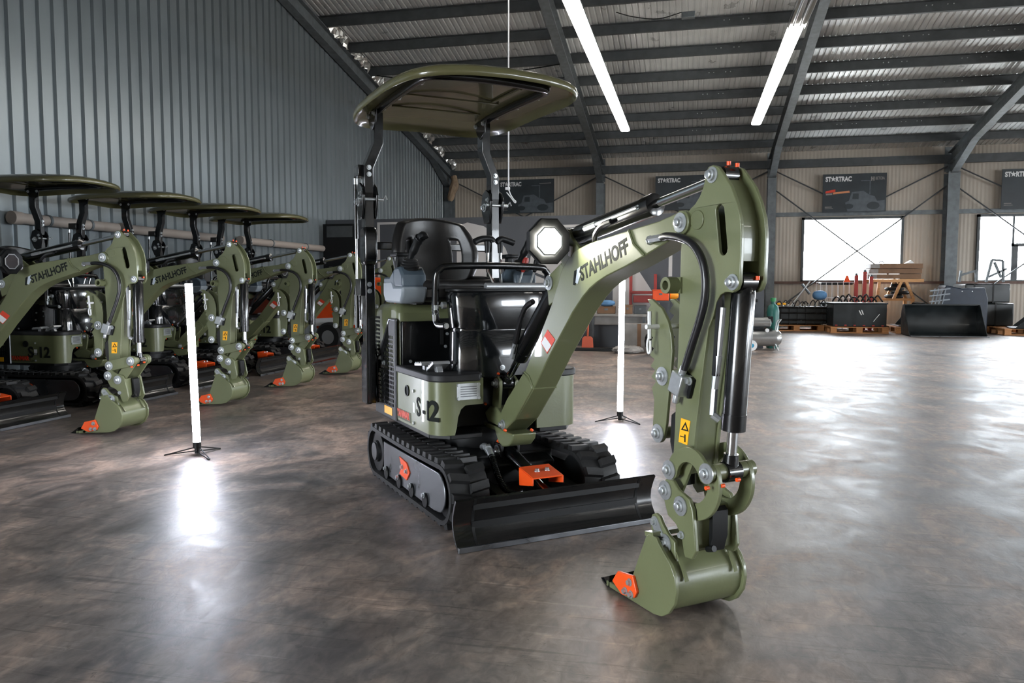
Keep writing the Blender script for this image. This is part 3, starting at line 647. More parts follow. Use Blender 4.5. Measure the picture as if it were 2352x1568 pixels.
    for (y, z) in ((-.16, .862), (-.125, .862), (-.13, .80), (-.14, .735), (-.05, .81), (-.05, .765), (-.33, .665)): link('bolt', BOLTS, bk, loc=(-.132, y, z), rot=(0, 0, R(90)))
    outl = [(-.53, .36), (-.53, .60), (-.27, .872), (-.165, .872), (-.165, .36)]
    def inside(x, z): return -.50 < x < -.20 and z > .42 and z < min(.80, .60 + (x+.53)*1.045 - .05)
    holes = []; st = .0235; z = .43
    while z < .80:
        x = -.495
        while x < -.20:
            if inside(x-.008, z+.012) and inside(x+.012, z): holes.append((x, z))
            x += st
        z += st
    hh = .0078
    pp = part(MB().prism(outl, -.3965, -.3935, holes=[[(x-hh, z-hh), (x-hh, z+hh), (x+hh, z+hh), (x+hh, z-hh)] for (x, z) in holes]), 'perforated_panel', M_BLACKM, smooth=0)
    part(MB().tube([(-.53, -.395, .60), (-.27, -.395, .875), (-.165, -.395, .875)], .007, 8), 'panel_edge', M_STEEL, pp); part(MB().tube([(-.165, -.396, .875), (-.165, -.396, .36)], .006, 8), 'panel_edge', M_STEEL, pp)
    part(MB().box((-.30, -.3975, .395), (.13, .002, .04)), 'warning_label', M_YELLOW, pp)
    for (x, z) in ((-.43, .66), (-.36, .64), (-.45, .69)): link('bolt', BOLT, pp, loc=(x, -.397, z))
    hv = MB()
    for i in range(5):
        for j in range(9): hv.box((-.555+i*.018, -.387, .70+j*.022), (.009, .004, .012))
    part(hv, 'hood_vent', M_INK, hd, smooth=0)

    # --- operator station
    sy = -.155
    part(MB().box((-.22, sy, .968), (.34, .34, .03)), 'seat_rail', M_BLACKM, bevel=.004)
    part(MB().ell((-.13, sy, 1.02), (.25, .235, .055), .55, 28, 12), 'seat_cushion', M_VINYL)
    part(MB().tube([(.08, sy-.15, 1.05), (.03, sy-.19, 1.062), (-.2, sy-.2, 1.07), (-.28, sy-.12, 1.06), (-.28, sy+.12, 1.06), (-.2, sy+.2, 1.07), (.03, sy+.19, 1.062), (.08, sy+.15, 1.05)], .03, 10, sub=4, closed=True), 'seat_bolster', M_VINYL)
    # backrest shell with two side slots
    nu, nv = 22, 16; vs = []; ok = {}
    for j in range(nv+1):
        for i in range(nu+1):
            u, v = -1+2*i/nu, -1+2*j/nv
            cu, cv = u*math.sqrt(1-v*v/2), v*math.sqrt(1-u*u/2); t = .62; a, b = u*(1-t)+cu*t, v*(1-t)+cv*t
            y = .228*a*(1 - .10*max(0, b)); zz = 1.225 + .185*b
            x = -.33 - .05*b + .13*(abs(a)**2.4) + .03*max(0, b)**3
            vs.append((x, sy+y, zz))
    fs = []
    for j in range(nv):
        for i in range(nu):
            u, v = -1+2*(i+.5)/nu, -1+2*(j+.5)/nv
            if .52 < abs(u) < .70 and -.36 < v < .34: continue
            a = j*(nu+1)+i; fs.append((a, a+1, a+nu+2, a+nu+1))
    sb = part(MB().add(vs, fs), 'seat_backrest', M_VINYL, smooth=80)
    s = sb.modifiers.new('thickness', 'SOLIDIFY'); s.thickness = .055; s.offset = 0
    s = sb.modifiers.new('round', 'SUBSURF'); s.levels = 1; s.render_levels = 2
    # joystick box (right) and grip
    def stick_box(y0, fl):
        jb = part(MB().prism([(-.20, 1.0), (-.17, .965), (.07, .962), (.10, 1.0), (.11, 1.045), (-.03, 1.045), (-.06, 1.075), (-.20, 1.07)], y0-.064, y0+.064), 'joystick_box', M_GREY2, bevel=.012)
        part(MB().prism([(-.02, 1.04), (-.04, 1.075), (-.03, 1.135), (.05, 1.14), (.095, 1.10), (.105, 1.04)], y0-.062, y0+.062), 'box_top', M_GREY1, jb, .012)
        part(MB().prism([(-.20, 1.06), (-.195, 1.09), (-.10, 1.09), (-.03, 1.13), (-.02, 1.05)], y0-.062, y0+.062), 'box_shoulder', M_GREY1, jb, .01)
        bt = MB()
        for k in range(4): bt.lathe([(.050-k*.006, 0), (.053-k*.006, .006), (.044-k*.006, .0125)], (.03+k*.004, y0, 1.128+k*.0125), (.2, 0, 1), 18)
        part(bt, 'bellows', M_RUBBER, jb)
        gp = part(MB().tube([(.035, y0+.0, 1.175), (.055, y0+.01, 1.21), (.085, y0+.025, 1.26), (.10, y0+.03, 1.275)], [.015, .021, .024, .026], 10, sub=4).tube([(.09, y0+.03, 1.27), (.125, y0+.035, 1.283), (.135, y0+.037, 1.272)], .022, 10, sub=3), 'joystick_grip', M_BLACKM, jb)
        part(MB().box((-.06, y0-.02, 1.20), (.10, .07, .02)).bar((-.05, y0-.03, 1.12), (-.055, y0-.02, 1.20), .035, .03), 'wrist_rest', M_BLACKM, jb, .006)
    stick_box(-.385, 1); stick_box(.21, -1)
    # control levers in front of the seat
    for y in (-.005, .065):
        lv = part(MB().tube([(.12, y*.4+.03, 1.0), (.10, y*.6+.03, 1.06), (.10, y, 1.12), (.10, y, 1.24)], .008, 8), 'travel_lever', M_CHROME)
        part(MB().cyl((.10, y, 1.21), (.10, y, 1.265), .012, .016, seg=10).tube([(.10, y-(.07 if y < 0.03 else .02), 1.262), (.10, y-.03 if y < .03 else y, 1.278), (.10, y+.02, 1.278), (.10, y+(.03 if y < .03 else .075), 1.262)], .016, 10, sub=3), 'lever_grip', M_BLACKM, lv)
    for (y, m) in ((.17, M_REDP), (.235, M_BLACKM)):
        lv = part(MB().cyl((.14, y-.03, 1.03), (.15, y, 1.13), .005, seg=8), 'small_lever', M_ZINC)
        part(MB().lathe([(.007, 0), (.014, .015), (.016, .06), (.011, .075)], (.148, y-.004, 1.115), (.1, .25, 1), 10), 'lever_knob', m, lv)
    # front console
    pl = squircle(.10, .255, 3.2, 36, .20, .015); cs = MB(); vs = []
    lev = [(.62, 1.0, 0), (.70, 1.0, 0), (.83, .98, -.004), (.835, .955, -.004), (.845, .955, -.004), (.85, .985, -.004), (.95, 1.02, -.01), (1.0, 1.04, -.012), (1.02, 1.0, -.012), (1.025, .9, -.012)]
    for (z, sc, dx) in lev:
        for p in pl: vs.append((.20+(p[0]-.20)*sc + dx, .015+(p[1]-.015)*sc, z))
    n = len(pl); fs = [(k*n+i, k*n+(i+1) % n, (k+1)*n+(i+1) % n, (k+1)*n+i) for k in range(len(lev)-1) for i in range(n)] + [tuple(range((len(lev)-1)*n, len(lev)*n))]
    co = part(MB().add(vs, fs), 'front_console', M_PLAST, smooth=45)
    part(MB().prism([(p[0]*1.0+.0, p[1]) for p in squircle(.112, .27, 3.2, 36, .19, .015)], 1.02, 1.035, 'z'), 'console_lid', M_BLACKM, co, .004)
    part(MB().cyl((.285, -.10, 1.045), (.285, .255, 1.045), .017, seg=16), 'roller_bar', M_ALU, co)
    part(MB().box((.27, .27, 1.045), (.06, .03, .05)), 'roller_bracket', M_BLACKM, co, .008)
    link('bolt', BOLT, co, loc=(.302, -.02, .66), rot=(0, 0, R(90)))
    ky = part(MB().cyl((.17, -.255, .955), (.17, -.275, .955), .017, seg=16), 'ignition_switch', M_ZINC, co)
    part(MB().cyl((.17, -.275, .955), (.17, -.30, .95), .004, seg=8).box((.17, -.305, .945), (.004, .016, .022)).ring((.1685, -.305, .925), (.1715, -.305, .925), .012, .010, 14).box((.17, -.312, .895), (.003, .016, .03)), 'key', M_ZINC, ky)
    rl = MB().tube([(.26, -.29, .862), (.18, -.295, .862), (.155, -.298, .89), (.15, -.30, .95), (.165, -.30, 1.09), (.17, -.28, 1.125), (.175, -.24, 1.14), (.18, 0, 1.145), (.175, .24, 1.14), (.17, .28, 1.125), (.165, .30, 1.09), (.15, .30, .95), (.155, .298, .89), (.18, .295, .862), (.26, .29, .862)], .017, 12, sub=4)
    part(rl, 'grab_rail', M_BLACK); pin(BOLT, (.265, -.29, .862), rot=(0, 0, R(90)), nm='bolt')
    # pedals
    for (x, y, t) in ((.22, -.315, 25), (.10, -.33, 5)):
        M = Matrix.Translation((x, y, .672)) @ Matrix.Rotation(R(-t), 4, 'Y'); pd = MB().box((0, 0, 0), (.10, .085, .014))
        for k in range(4): pd.box((-.036+.024*k, 0, .009), (.01, .085, .006))
        part(pd.box((0, 0, -.02), (.03, .03, .03)).xf(M), 'pedal', M_ALU, bevel=.002)

    # --- roll bar and canopy
    cy = -.09
    def post(y0, sg):
        lo = part(MB().box((-.44, y0, .98), (.07, .052, 1.12)), 'canopy_post', M_BLACK, bevel=.005)
        w = .025; k1 = .055*sg; ol = [(y0-w, 1.50), (y0-w, 1.665), (y0+k1-w, 1.795), (y0+k1-w, 1.955), (y0+k1+w, 1.955), (y0+k1+w, 1.79), (y0+w, 1.66), (y0+w, 1.50)]
        up = part(MB().prism(ol, -.475, -.405, 'x'), 'upper_post', M_BLACK, bevel=.004)
        part(MB().prism([(-.50, 1.46), (-.515, 1.50), (-.49, 1.57), (-.45, 1.59), (-.40, 1.565), (-.375, 1.52), (-.385, 1.47), (-.41, 1.40), (-.47, 1.40)], y0-.042, y0-.030), 'hinge_plate', M_BLACK, lo, .003)
        part(MB().prism([(-.50, 1.46), (-.515, 1.50), (-.49, 1.57), (-.45, 1.59), (-.40, 1.565), (-.375, 1.52), (-.385, 1.47), (-.41, 1.40), (-.47, 1.40)], y0+.030, y0+.042), 'hinge_plate', M_BLACK, lo, .003)
        part(MB().cyl((-.40, y0-.06, 1.50), (-.40, y0+.075, 1.50), .009, seg=10).tube([(-.40, y0+.07, 1.50), (-.39, y0+.085, 1.52), (-.385, y0+.09, 1.50)], .004, 6), 'lock_pin', M_ZINC, lo)
        pin(PIN, (-.46, y0-.042, 1.49), lo); pin(BOLT, (-.415, y0-.042, 1.53), lo, 'bolt')
        for z in (1.63, 1.665): link('bolt', BOLT, up, loc=(-.405, y0, z), rot=(0, 0, R(90)))
        part(MB().prism([(-.50, 1.955), (-.34, 1.955), (-.36, 1.89), (-.42, 1.86), (-.46, 1.89)], y0+.055*sg-.034, y0+.055*sg-.026), 'canopy_bracket', M_BLACK, up, .002)
        for x in (-.47, -.37): link('bolt', BOLT, up, loc=(x, y0+.055*sg-.034, 1.94))
        return lo
    pr = post(-.455, 1); post(.275, -1)
    part(MB().box((-.50, -.455, .57), (.10, .03, .32)).box((-.47, -.435, .58), (.03, .05, .26)), 'post_foot', M_BLACK, pr, .005)
    for z in (.48, .66): pin(WASH, (-.465, -.419, z), pr)
    part(MB().prism([(-.54, .40), (-.54, .74), (-.48, .70), (-.435, .66), (-.435, .42)], -.418, -.406), 'mount_plate', M_BLACK, pr, .003)
    part(MB().box((-.44, -.09, 1.26), (.035, .70, .04)), 'cross_bar', M_BLACK, bevel=.005)
    part(MB().prism([(p[0], p[1]) for p in squircle(.055, .10, 3.5, 28, -.395, 1.255)], -.50, -.43), 'post_mirror', M_BLACK, pr, .012)
    for z in (1.20, 1.31): link('bolt', BOLT, pr, loc=(-.404, -.455, z), rot=(0, 0, R(90)))
    for z in (1.055, 1.02): link('bolt', BOLT, pr, loc=(-.404, -.46, z), rot=(0, 0, R(90)))
    part(MB().box((-.47, -.475, 1.04), (.10, .06, .09)), 'strut_bracket', M_BLACK, pr, .004); part(MB().box((-.50, -.475, 1.655), (.09, .05, .06)), 'strut_bracket', M_BLACK, pr, .004)
    gs = part(MB().cyl((-.545, -.49, 1.30), (-.545, -.49, 1.62), .011, seg=12).cyl((-.545, -.49, 1.62), (-.545, -.49, 1.66), .006, seg=8).cyl((-.545, -.49, .82), (-.545, -.49, 1.0), .013, seg=12), 'gas_strut', M_BLACK, pr)
    part(MB().cyl((-.545, -.49, .98), (-.545, -.49, 1.31), .006, seg=10).cyl((-.545, -.49, 1.59), (-.545, -.49, 1.622), .0125, seg=12), 'strut_rod', M_ZINC, gs)
    # canopy shell
    ax, by, ccx = .60, .455, -.055; k = 64; rings = []; vs = []; fs = []
    out = squircle(ax, by, 4.2, k)
    def ztop(px, py):
        u, v = px/ax, py/by
        return 2.032 - .045*(v*v) - (.026 if u > 0 else .052)*(abs(u)**2.2) - .022*max(0, abs(u)**6+abs(v)**6-.15)
    prof = [(.02, 0), (.3, 0), (.55, 0), (.72, 0), (.84, 0), (.92, 0), (.965, -.002), (.99, -.010), (1.0, -.024), (.998, -.040), (.985, -.046), (.972, -.036), (.955, -.022), (.90, -.020), (.82, -.020), (.70, -.020), (.5, -.020), (.3, -.020), (.02, -.020)]
    for (s, dz) in prof:
        for p in out: vs.append((ccx+p[0]*s, cy+p[1]*s, ztop(p[0]*min(s, .985), p[1]*min(s, .985)) + dz))
    for r_ in range(len(prof)-1):
        for i in range(k): fs.append((r_*k+i, r_*k+(i+1) % k, (r_+1)*k+(i+1) % k, (r_+1)*k+i))
    fs += [tuple(range(k)), tuple(reversed(range((len(prof)-1)*k, len(prof)*k)))]
    ca = part(MB().add(vs, fs), 'canopy', M_OLIVED, smooth=60, lab='moulded olive roof canopy')
    for (x0, x1, y0, y1) in ((-.12, -.12, -.34, .16), (-.36, -.36, -.34, .16), (-.12, .22, .12, .12)): part(MB().bar((x0, y0, 2.006 - .045*((y0-cy)/by)**2 - .035*(abs(x0-ccx)/ax)**2.2), (x1, y1, 2.006 - .045*((y1-cy)/by)**2 - .035*(abs(x1-ccx)/ax)**2.2), .016, .008), 'stiffening_rib', M_OLIVED, ca, .003)
    zf = 1.975
    cf = part(MB().tube([(-.52, -.40, zf-.012), (-.2, -.40, zf), (.22, -.40, zf), (.31, -.385, zf), (.345, -.33, zf), (.345, -.1, zf+.008), (.345, .15, zf), (.31, .205, zf), (.22, .22, zf), (-.2, .22, zf), (-.52, .22, zf-.012)], .022, 12, sub=4), 'canopy_frame', M_BLACK)
    for (x, y) in ((.18, -.37), (.32, -.25), (.32, .10), (.15, .25), (-.08, .25), (-.15, -.37), (-.4, -.37), (-.35, .26)): link('bolt', BOLT, cf, loc=(x, y, zf+.004), rot=(R(90), 0, 0))

    # --- swing post
    sw = part(MB().prism([(.02, .37), (.05, .385), (.30, .38), (.42, .372), (.50, .375), (.49, .345), (.45, .312), (.38, .295), (.34, .31), (.30, .36), (.02, .35)], -.06, .06), 'swing_bracket', M_OLIVE, bevel=.006)
    part(MB().prism([(.18, .43), (.24, .47), (.31, .475), (.35, .455), (.42, .45), (.42, .385), (.22, .39)], -.06, .06), 'swing_casting', M_OLIVE, sw, .008)
    part(MB().prism([(.24, .44), (.26, .55), (.27, .605), (.30, .62), (.335, .60), (.335, .56), (.315, .44)], -.05, -.034).prism([(.24, .44), (.26, .55), (.27, .605), (.30, .62), (.335, .60), (.335, .56), (.315, .44)], .034, .05), 'cylinder_ear', M_OLIVE, sw, .003)
    part(MB().cyl((.12, 0, .38), (.12, 0, .50), .05, seg=20).cyl((.10, -.10, .40), (.10, -.10, .45), .04, seg=18), 'swing_pivot', M_BLACK, sw)
    part(MB().cyl((.10, -.10, .45), (.10, -.10, .462), .045, seg=18), 'pivot_cap', M_ZINC, sw)
    pin(PIN, (.298, -.05, .585), sw); pin(PIN, (.40, -.062, .405), sw)
    for p in ((.17, -.13, .40), (.30, -.035, .628), (.43, -.062, .38), (.33, -.05, .31), (.5, .04, .385), (.25, -.08, .48)): link('grease_cap', PLUG, sw, loc=p, rot=(R(60), 0, 0))
    for (a, b) in (((-.12, -.16, .49), (.12, -.10, .475)), ((-.12, -.24, .44), (.10, -.13, .42)), ((-.12, -.12, .53), (.14, -.06, .50))):
        part(MB().cyl(a, b, .018, seg=10), 'swing_hose', M_HOSE)

    # --- boom
    BO = [(.385, .372), (.371, .459), (.436, .531), (.603, .67), (.747, .847), (.848, .979), (.89, 1.05), (.932, 1.119), (.983, 1.161), (1.035, 1.187), (1.145, 1.21), (1.39, 1.24), (1.555, 1.258), (1.65, 1.277)] + arc(1.684, 1.244, .04, 100, -70, 8) + [(1.624, 1.196), (1.483, 1.149), (1.366, 1.114), (1.25, 1.083), (1.187, 1.061), (1.135, 1.037), (1.086, 1.005), (1.012, .945), (.944, .876), (.823, .755), (.689, .605), (.517, .446), (.404, .375)]
    bo = part(MB().prism(BO, -.055, .055), 'boom', M_OLIVE, bevel=.004, smooth=30)
    # weld beads and thicker foot
    part(MB().tube([(.603, -.056, .67), (.65, -.056, .655), (.689, -.056, .607), (.689, .056, .607)], .005, 6), 'weld_bead', M_OLIVE, bo); part(MB().tube([(1.39, -.056, 1.24), (1.42, -.056, 1.19), (1.483, -.056, 1.149)], .006, 6), 'weld_bead', M_OLIVE, bo)
    part(MB().prism([(.385, .372), (.371, .459), (.436, .531), (.60, .665), (.66, .64), (.685, .607), (.517, .446), (.404, .375)], -.062, .062), 'boom_foot', M_OLIVE, bo, .006)
    part(MB().prism([(.80, .965), (.79, 1.02), (.775, 1.05), (.79, 1.085), (.82, 1.10), (.90, 1.14), (.93, 1.115), (.86, .99)], -.045, -.031).prism([(.80, .965), (.79, 1.02), (.775, 1.05), (.79, 1.085), (.82, 1.10), (.90, 1.14), (.93, 1.115), (.86, .99)], .031, .045), 'lift_lug', M_OLIVE, bo, .003)
    part(MB().prism([(.93, 1.10), (.89, 1.19), (.90, 1.25), (.93, 1.275), (.965, 1.27), (.99, 1.235), (1.05, 1.19), (1.03, 1.17)], -.05, -.034).prism([(.93, 1.10), (.89, 1.19), (.90, 1.25), (.93, 1.275), (.965, 1.27), (.99, 1.235), (1.05, 1.19), (1.03, 1.17)], .034, .05), 'arm_lug', M_OLIVE, bo, .003)
    pin(WASH, (.808, -.047, 1.06), bo); pin(PIN, (.94, -.052, 1.245), bo)
    part(MB().cyl((1.684, -.066, 1.244), (1.684, .066, 1.244), .038, seg=20), 'boom_boss', M_OLIVE, bo, .003); pin(WASH, (1.684, -.067, 1.244), bo)
    a = math.atan2(.105, .32)
    place_text('lettering', text_mesh('stahlhoff', 'STAHLHOFF', .076, M_INK, .03, .0004, sx=.80), bo, (1.075, -.0556, 1.066), (math.cos(.30), 0, math.sin(.30)), (-math.sin(.30), 0, math.cos(.30)))
    lg = part(MB().prism([(1.018, 1.052), (1.026, 1.105), (1.05, 1.112), (1.036, 1.085), (1.052, 1.085), (1.032, 1.05)], -.0572, -.055), 'emblem', M_INK, bo); part(MB().prism([(1.036, 1.06), (1.048, 1.112), (1.072, 1.122), (1.062, 1.098), (1.074, 1.094), (1.052, 1.055)], -.0574, -.055), 'emblem_light', M_BLUEINK, lg)
    st = part(MB().prism([(.813, .867), (.876, .829), (.81, .767), (.753, .809)], -.0566, -.055), 'warning_label', M_RED, bo, lab='red and white warning label'); part(MB().prism([(.79, .838), (.846, .803), (.81, .773), (.760, .809)], -.0572, -.055), 'label_text_field', M_WHITE, st)
    part(MB().prism([(.985, 1.205), (1.003, 1.20), (.998, 1.16), (.98, 1.165)], -.0575, -.05), 'small_label', M_WHITE, bo)
    ram(root, 'lift_cylinder', (.795, 1.045), (.298, .585), .70, .038, .017, hose=False)
    part(MB().tube([(.66, -.045, .98), (.60, -.05, .95), (.54, -.05, .87), (.50, -.048, .79), (.475, -.046, .745)], .013, 8, sub=4), 'lift_hose', M_HOSE); part(MB().cyl((.50, -.048, .79), (.46, -.046, .72), .014, seg=6), 'hose_fitting', M_ZINC)
    TIP = SM @ Vector((1.812, 0, 1.375))
    ac = ram(root, 'arm_cylinder', (.94, 1.245), (TIP.x, TIP.z), .60, .037, .0155)
    part(MB().tube([(1.13, -.03, 1.215), (1.16, -.045, 1.24), (1.20, -.045, 1.268), (1.26, -.042, 1.28)], .011, 8, sub=4), 'arm_hose', M_HOSE, ac)
    # work lamp on the boom lug
    Q = Matrix.Translation((.985, -.16, 1.217)) @ Matrix.Rotation(R(-8), 4, 'Z')
    oc = lambda r, x: [(x, r*math.cos(R(22.5+45*i))*1.0, r*math.sin(R(22.5+45*i))*1.04) for i in range(8)]
    def loft(rs):
        m = MB(); vs = []
        for (r, x) in rs: vs += oc(r, x)
        fs = [(q*8+i, q*8+(i+1) % 8, (q+1)*8+(i+1) % 8, (q+1)*8+i) for q in range(len(rs)-1) for i in range(8)] + [tuple(range(8)), tuple(reversed(range((len(rs)-1)*8, len(rs)*8)))]
        return m.add(vs, fs)
    lm = part(loft([(.03, -.08), (.055, -.06), (.085, .0), (.09, .036), (.086, .042), (.054, .030)]).xf(Q), 'work_lamp', M_BLACKM, smooth=20)
    part(MB().add(oc(.049, .030) + oc(.049, .037), [tuple(range(8)), tuple(reversed(range(8, 16)))] + [(i, (i+1) % 8, (i+1) % 8+8, i+8) for i in range(8)]).xf(Q), 'lamp_lens', M_LAMPON if main else M_LAMPOFF, lm, smooth=0)
    part(MB().tube([(p[1], p[2], 0) for p in []] or [Vector(p) for p in oc(.052, .039)], .004, 6, closed=True).xf(Q), 'lamp_bezel', M_ALU, lm)
    part(MB().box((.935, -.085, 1.20), (.04, .10, .03)), 'lamp_bracket', M_BLACKM, lm, .004)

    # --- stick (dipper)
    STK = [(1.792, 1.4), (1.813, 1.404), (1.834, 1.397), (1.854, 1.376), (1.891, 1.334), (1.915, 1.288), (1.932, 1.242), (1.938, 1.199), (1.938, 1.146), (1.936, 1.093), (1.935, 1.059), (1.925, 1.038), (1.907, 1.029), (1.875, 1.03), (1.854, 1.022), (1.838, 1.0), (1.826, .96), (1.805, .92), (1.791, .838), (1.772, .724), (1.756, .616), (1.747, .553), (1.74, .49), (1.71, .43), (1.685, .385), (1.655, .372), (1.632, .39), (1.64, .452), (1.648, .525), (1.653, .61), (1.656, .709), (1.662, .828), (1.665, .955), (1.667, 1.04), (1.669, 1.159), (1.674, 1.21), (1.69, 1.262), (1.712, 1.285), (1.734, 1.297), (1.755, 1.318), (1.768, 1.339), (1.78, 1.371), (1.785, 1.393)]
    slot = arc(1.846, 1.268, .018, 200, 10, 7) + arc(1.864, 1.155, .018, 20, -160, 7)
    FR = [(1.834, 1.385), (1.878, 1.332), (1.903, 1.285), (1.92, 1.24), (1.926, 1.199), (1.926, 1.146), (1.924, 1.12)]
    sp = part(MB().prism(STK, -.052, -.040, holes=[slot]).xf(SM), 'stick_side_plate', M_OLIVE, bevel=.002); part(MB().prism(STK, .040, .052, holes=[slot]).xf(SM), 'stick_side_plate', M_OLIVE, bevel=.002)
    part(MB().strip([(p[0]-.016, p[1]) for p in FR], .041, -.010).strip([(1.85, 1.03), (1.83, 1.0), (1.817, .96), (1.797, .92), (1.783, .838), (1.764, .724), (1.748, .616), (1.737, .52), (1.725, .46)], .041, -.010).strip([(1.662, .45), (1.664, .61), (1.672, .828), (1.676, 1.04), (1.68, 1.16), (1.69, 1.2)], .041, -.01).xf(SM), 'stick_web', M_OLIVE, sp)
    for p in ((1.812, -.052, 1.375), (1.908, -.052, 1.059)): pin(PIN, p, sp, M=SM)
    for p in ((1.822, .0, 1.405), (1.842, .015, 1.398), (1.93, .02, 1.065)): link('grease_cap', PLUG, sp, loc=SM @ Vector(p))
    part(MB().cyl((1.748, -.056, 1.248), (1.748, -.050, 1.248), .03, seg=20).xf(SM), 'stick_boss', M_OLIVE, sp, .002)
    part(MB().ring((1.655, -.10, 1.05), (1.655, -.04, 1.05), .026, .015, 20).box((1.665, -.045, 1.05), (.03, .03, .05)).xf(SM), 'hose_eye', M_OLIVE, sp)
    wl_ = part(MB().prism([(1.685, .631), (1.73, .628), (1.717, .55), (1.674, .553)], -.0535, -.050).xf(SM), 'warning_sticker', M_YELLOW, sp, lab='yellow warning sticker')
    tri = [(1.7075, .622), (1.724, .594), (1.686, .594)]; tri2 = [(1.7065, .613), (1.716, .598), (1.695, .598)]
    part(MB().prism(tri, -.0542, -.052, holes=[tri2]).box((1.692, -.0538, .573), (.02, .001, .003)).box((1.706, -.0538, .570), (.006, .001, .024)).xf(SM), 'sticker_print', M_INK, wl_)
    bc = ram(root, 'bucket_cylinder', tuple((SM @ Vector((1.897, 0, 1.06)))[i] for i in (0, 2)), tuple((SM @ Vector((1.853, 0, .49)))[i] for i in (0, 2)), .775, .035, .0165, hose=False)
    part(MB().cyl((1.852, -.037, .985), (1.836, -.037, .84), .009, seg=8).cyl((1.82, -.037, .74), (1.812, -.036, .66), .011, seg=6).tube([(1.836, -.037, .84), (1.826, -.037, .78), (1.82, -.037, .74)], .011, 8).cyl((1.812, -.036, .66), (1.825, -.02, .645), .012, seg=8).xf(SM), 'hose_fittings', M_ZINC, bc)
    part(MB().tube([(1.80, -.03, 1.10), (1.825, -.036, 1.05), (1.838, -.037, 1.0), (1.83, -.037, .85), (1.824, -.037, .78)], .013, 8, sub=4).xf(SM), 'inner_hose', M_HOSE, bc)
    part(MB().cyl((1.902, .035, 1.04), (1.872, .035, .63), .005, seg=6).xf(SM), 'grease_line', M_ZINC, bc)
    part(MB().tube([(1.737, -.085, .792), (1.772, -.085, .873), (1.802, -.085, .94), (1.824, -.085, 1.005), (1.827, -.085, 1.069), (1.809, -.085, 1.127), (1.764, -.085, 1.174), (1.702, -.085, 1.197), (1.637, -.08, 1.205), (1.60, -.072, 1.203)], .0125, 10, sub=5), 'stick_hose', M_HOSE)
    part(MB().cyl((1.60, -.072, 1.203), (1.53, -.068, 1.20), .012, seg=6).cyl((1.53, -.068, 1.20), (1.52, -.06, 1.195), .015, seg=8), 'hose_coupling', M_ZINC)
    vl = part(MB().box((1.705, -.075, .745), (.055, .045, .07), M=Matrix.Rotation(R(20), 3, 'Y')).cyl((1.715, -.08, .77), (1.737, -.085, .80), .013, seg=8).cyl((1.69, -.075, .71), (1.683, -.075, .68), .012, seg=8), 'stop_valve', M_ZINC, bevel=.004)
    part(MB().prism([(1.70, .79), (1.755, .76), (1.735, .70), (1.725, .70), (1.725, .755)], -.065, -.054), 'valve_bracket', M_BLACKM, vl); pin(BOLT, (1.74, -.066, .755), vl, 'bolt')

    # --- thumb behind the stick
    th = [(1.494, 1.003)]; zz = .985; kx = lambda z: 1.494 + (1.003-z)*.132
    while zz > .70: th += [(kx(zz)+.019, zz), (kx(zz-.02)-.006, zz-.024)]; zz -= .036
    th += [(1.540, .67), (1.534, .565)] + arc(1.565, .562, .031, 180, 350, 8) + [(1.606, .60), (1.613, .66), (1.626, .766), (1.633, .84), (1.626, .89), (1.608, .935), (1.575, .975), (1.52, 1.004)]
    tp = part(MB().prism(th, -.052, -.040).xf(SM), 'thumb_plate', M_OLIVE, bevel=.002); part(MB().prism(th, .040, .052).xf(SM), 'thumb_plate', M_OLIVE, bevel=.002)
    part(MB().cyl((1.565, -.04, .562), (1.565, .04, .562), .02, seg=12).cyl((1.585, -.04, .754), (1.585, .04, .754), .02, seg=12).xf(SM), 'thumb_spacer', M_OLIVE, tp)
    for p in ((1.565, -.052, .562), (1.585, -.052, .754)): pin(WASH, p, tp, M=SM)
    part(MB().cyl((1.558, -.10, .915), (1.56, .06, .915), .008, seg=10).cyl((1.555, -.085, .965), (1.557, -.085, .875), .007, seg=8).tube([(1.557, -.085, .885), (1.545, -.085, .86), (1.55, -.085, .83), (1.562, -.085, .835), (1.562, -.085, .87)], .0045, 6, sub=4).xf(SM), 'lock_clip', M_WHITE, tp)
    part(MB().prism([(1.61, .63), (1.65, .655), (1.652, .40), (1.635, .40), (1.632, .46), (1.605, .54)], -.035, .035).xf(SM), 'rubber_pad', M_RUBBER, tp, .004)
    # --- bucket linkage
    PA, PBk, PC, PD = (1.673, .466), (1.85, .492), (1.735, .365), (1.658, .397)
    links = []
    if main:
        c = (1.762, .452); u = ringlink(c, .103, .055, 172, 22); lo = ringlink(c, .125, .072, 24, -112)
    else: u = capsule(PA, PBk, .036); lo = capsule(PBk, PC, .034)
    for sg in (-1, 1):
        ul = part(MB().prism(u, .072*sg, .086*sg).xf(SM), 'upper_link', M_OLIVE, bevel=.002); ll = part(MB().prism(lo, .056*sg, .070*sg).xf(SM), 'lower_link', M_OLIVE, bevel=.002)
    part(MB().cyl((PBk[0], -.086, PBk[1]), (PBk[0], .086, PBk[1]), .026, seg=18).cyl((PA[0], -.086, PA[1]), (PA[0], .086, PA[1]), .022, seg=18).xf(SM), 'link_bushing', M_OLIVE)
    pin(WASH, (PA[0], -.087, PA[1]), M=SM); pin(WASH, (PBk[0], -.087, PBk[1]), M=SM)
    for p in ((1.885, -.05, .46), (1.862, -.088, .452), (1.895, .0, .475)): link('grease_cap', PLUG, root, loc=SM @ Vector(p), rot=(R(90), 0, 0))
    # --- quick coupler
    cp = [(1.636, .412), (1.65, .358), (1.668, .319), (1.71, .30), (1.738, .27), (1.75, .223), (1.757, .208), (1.79, .212), (1.808, .24), (1.80, .30), (1.79, .365), (1.772, .395), (1.74, .405), (1.718, .412), (1.69, .436), (1.655, .432)]
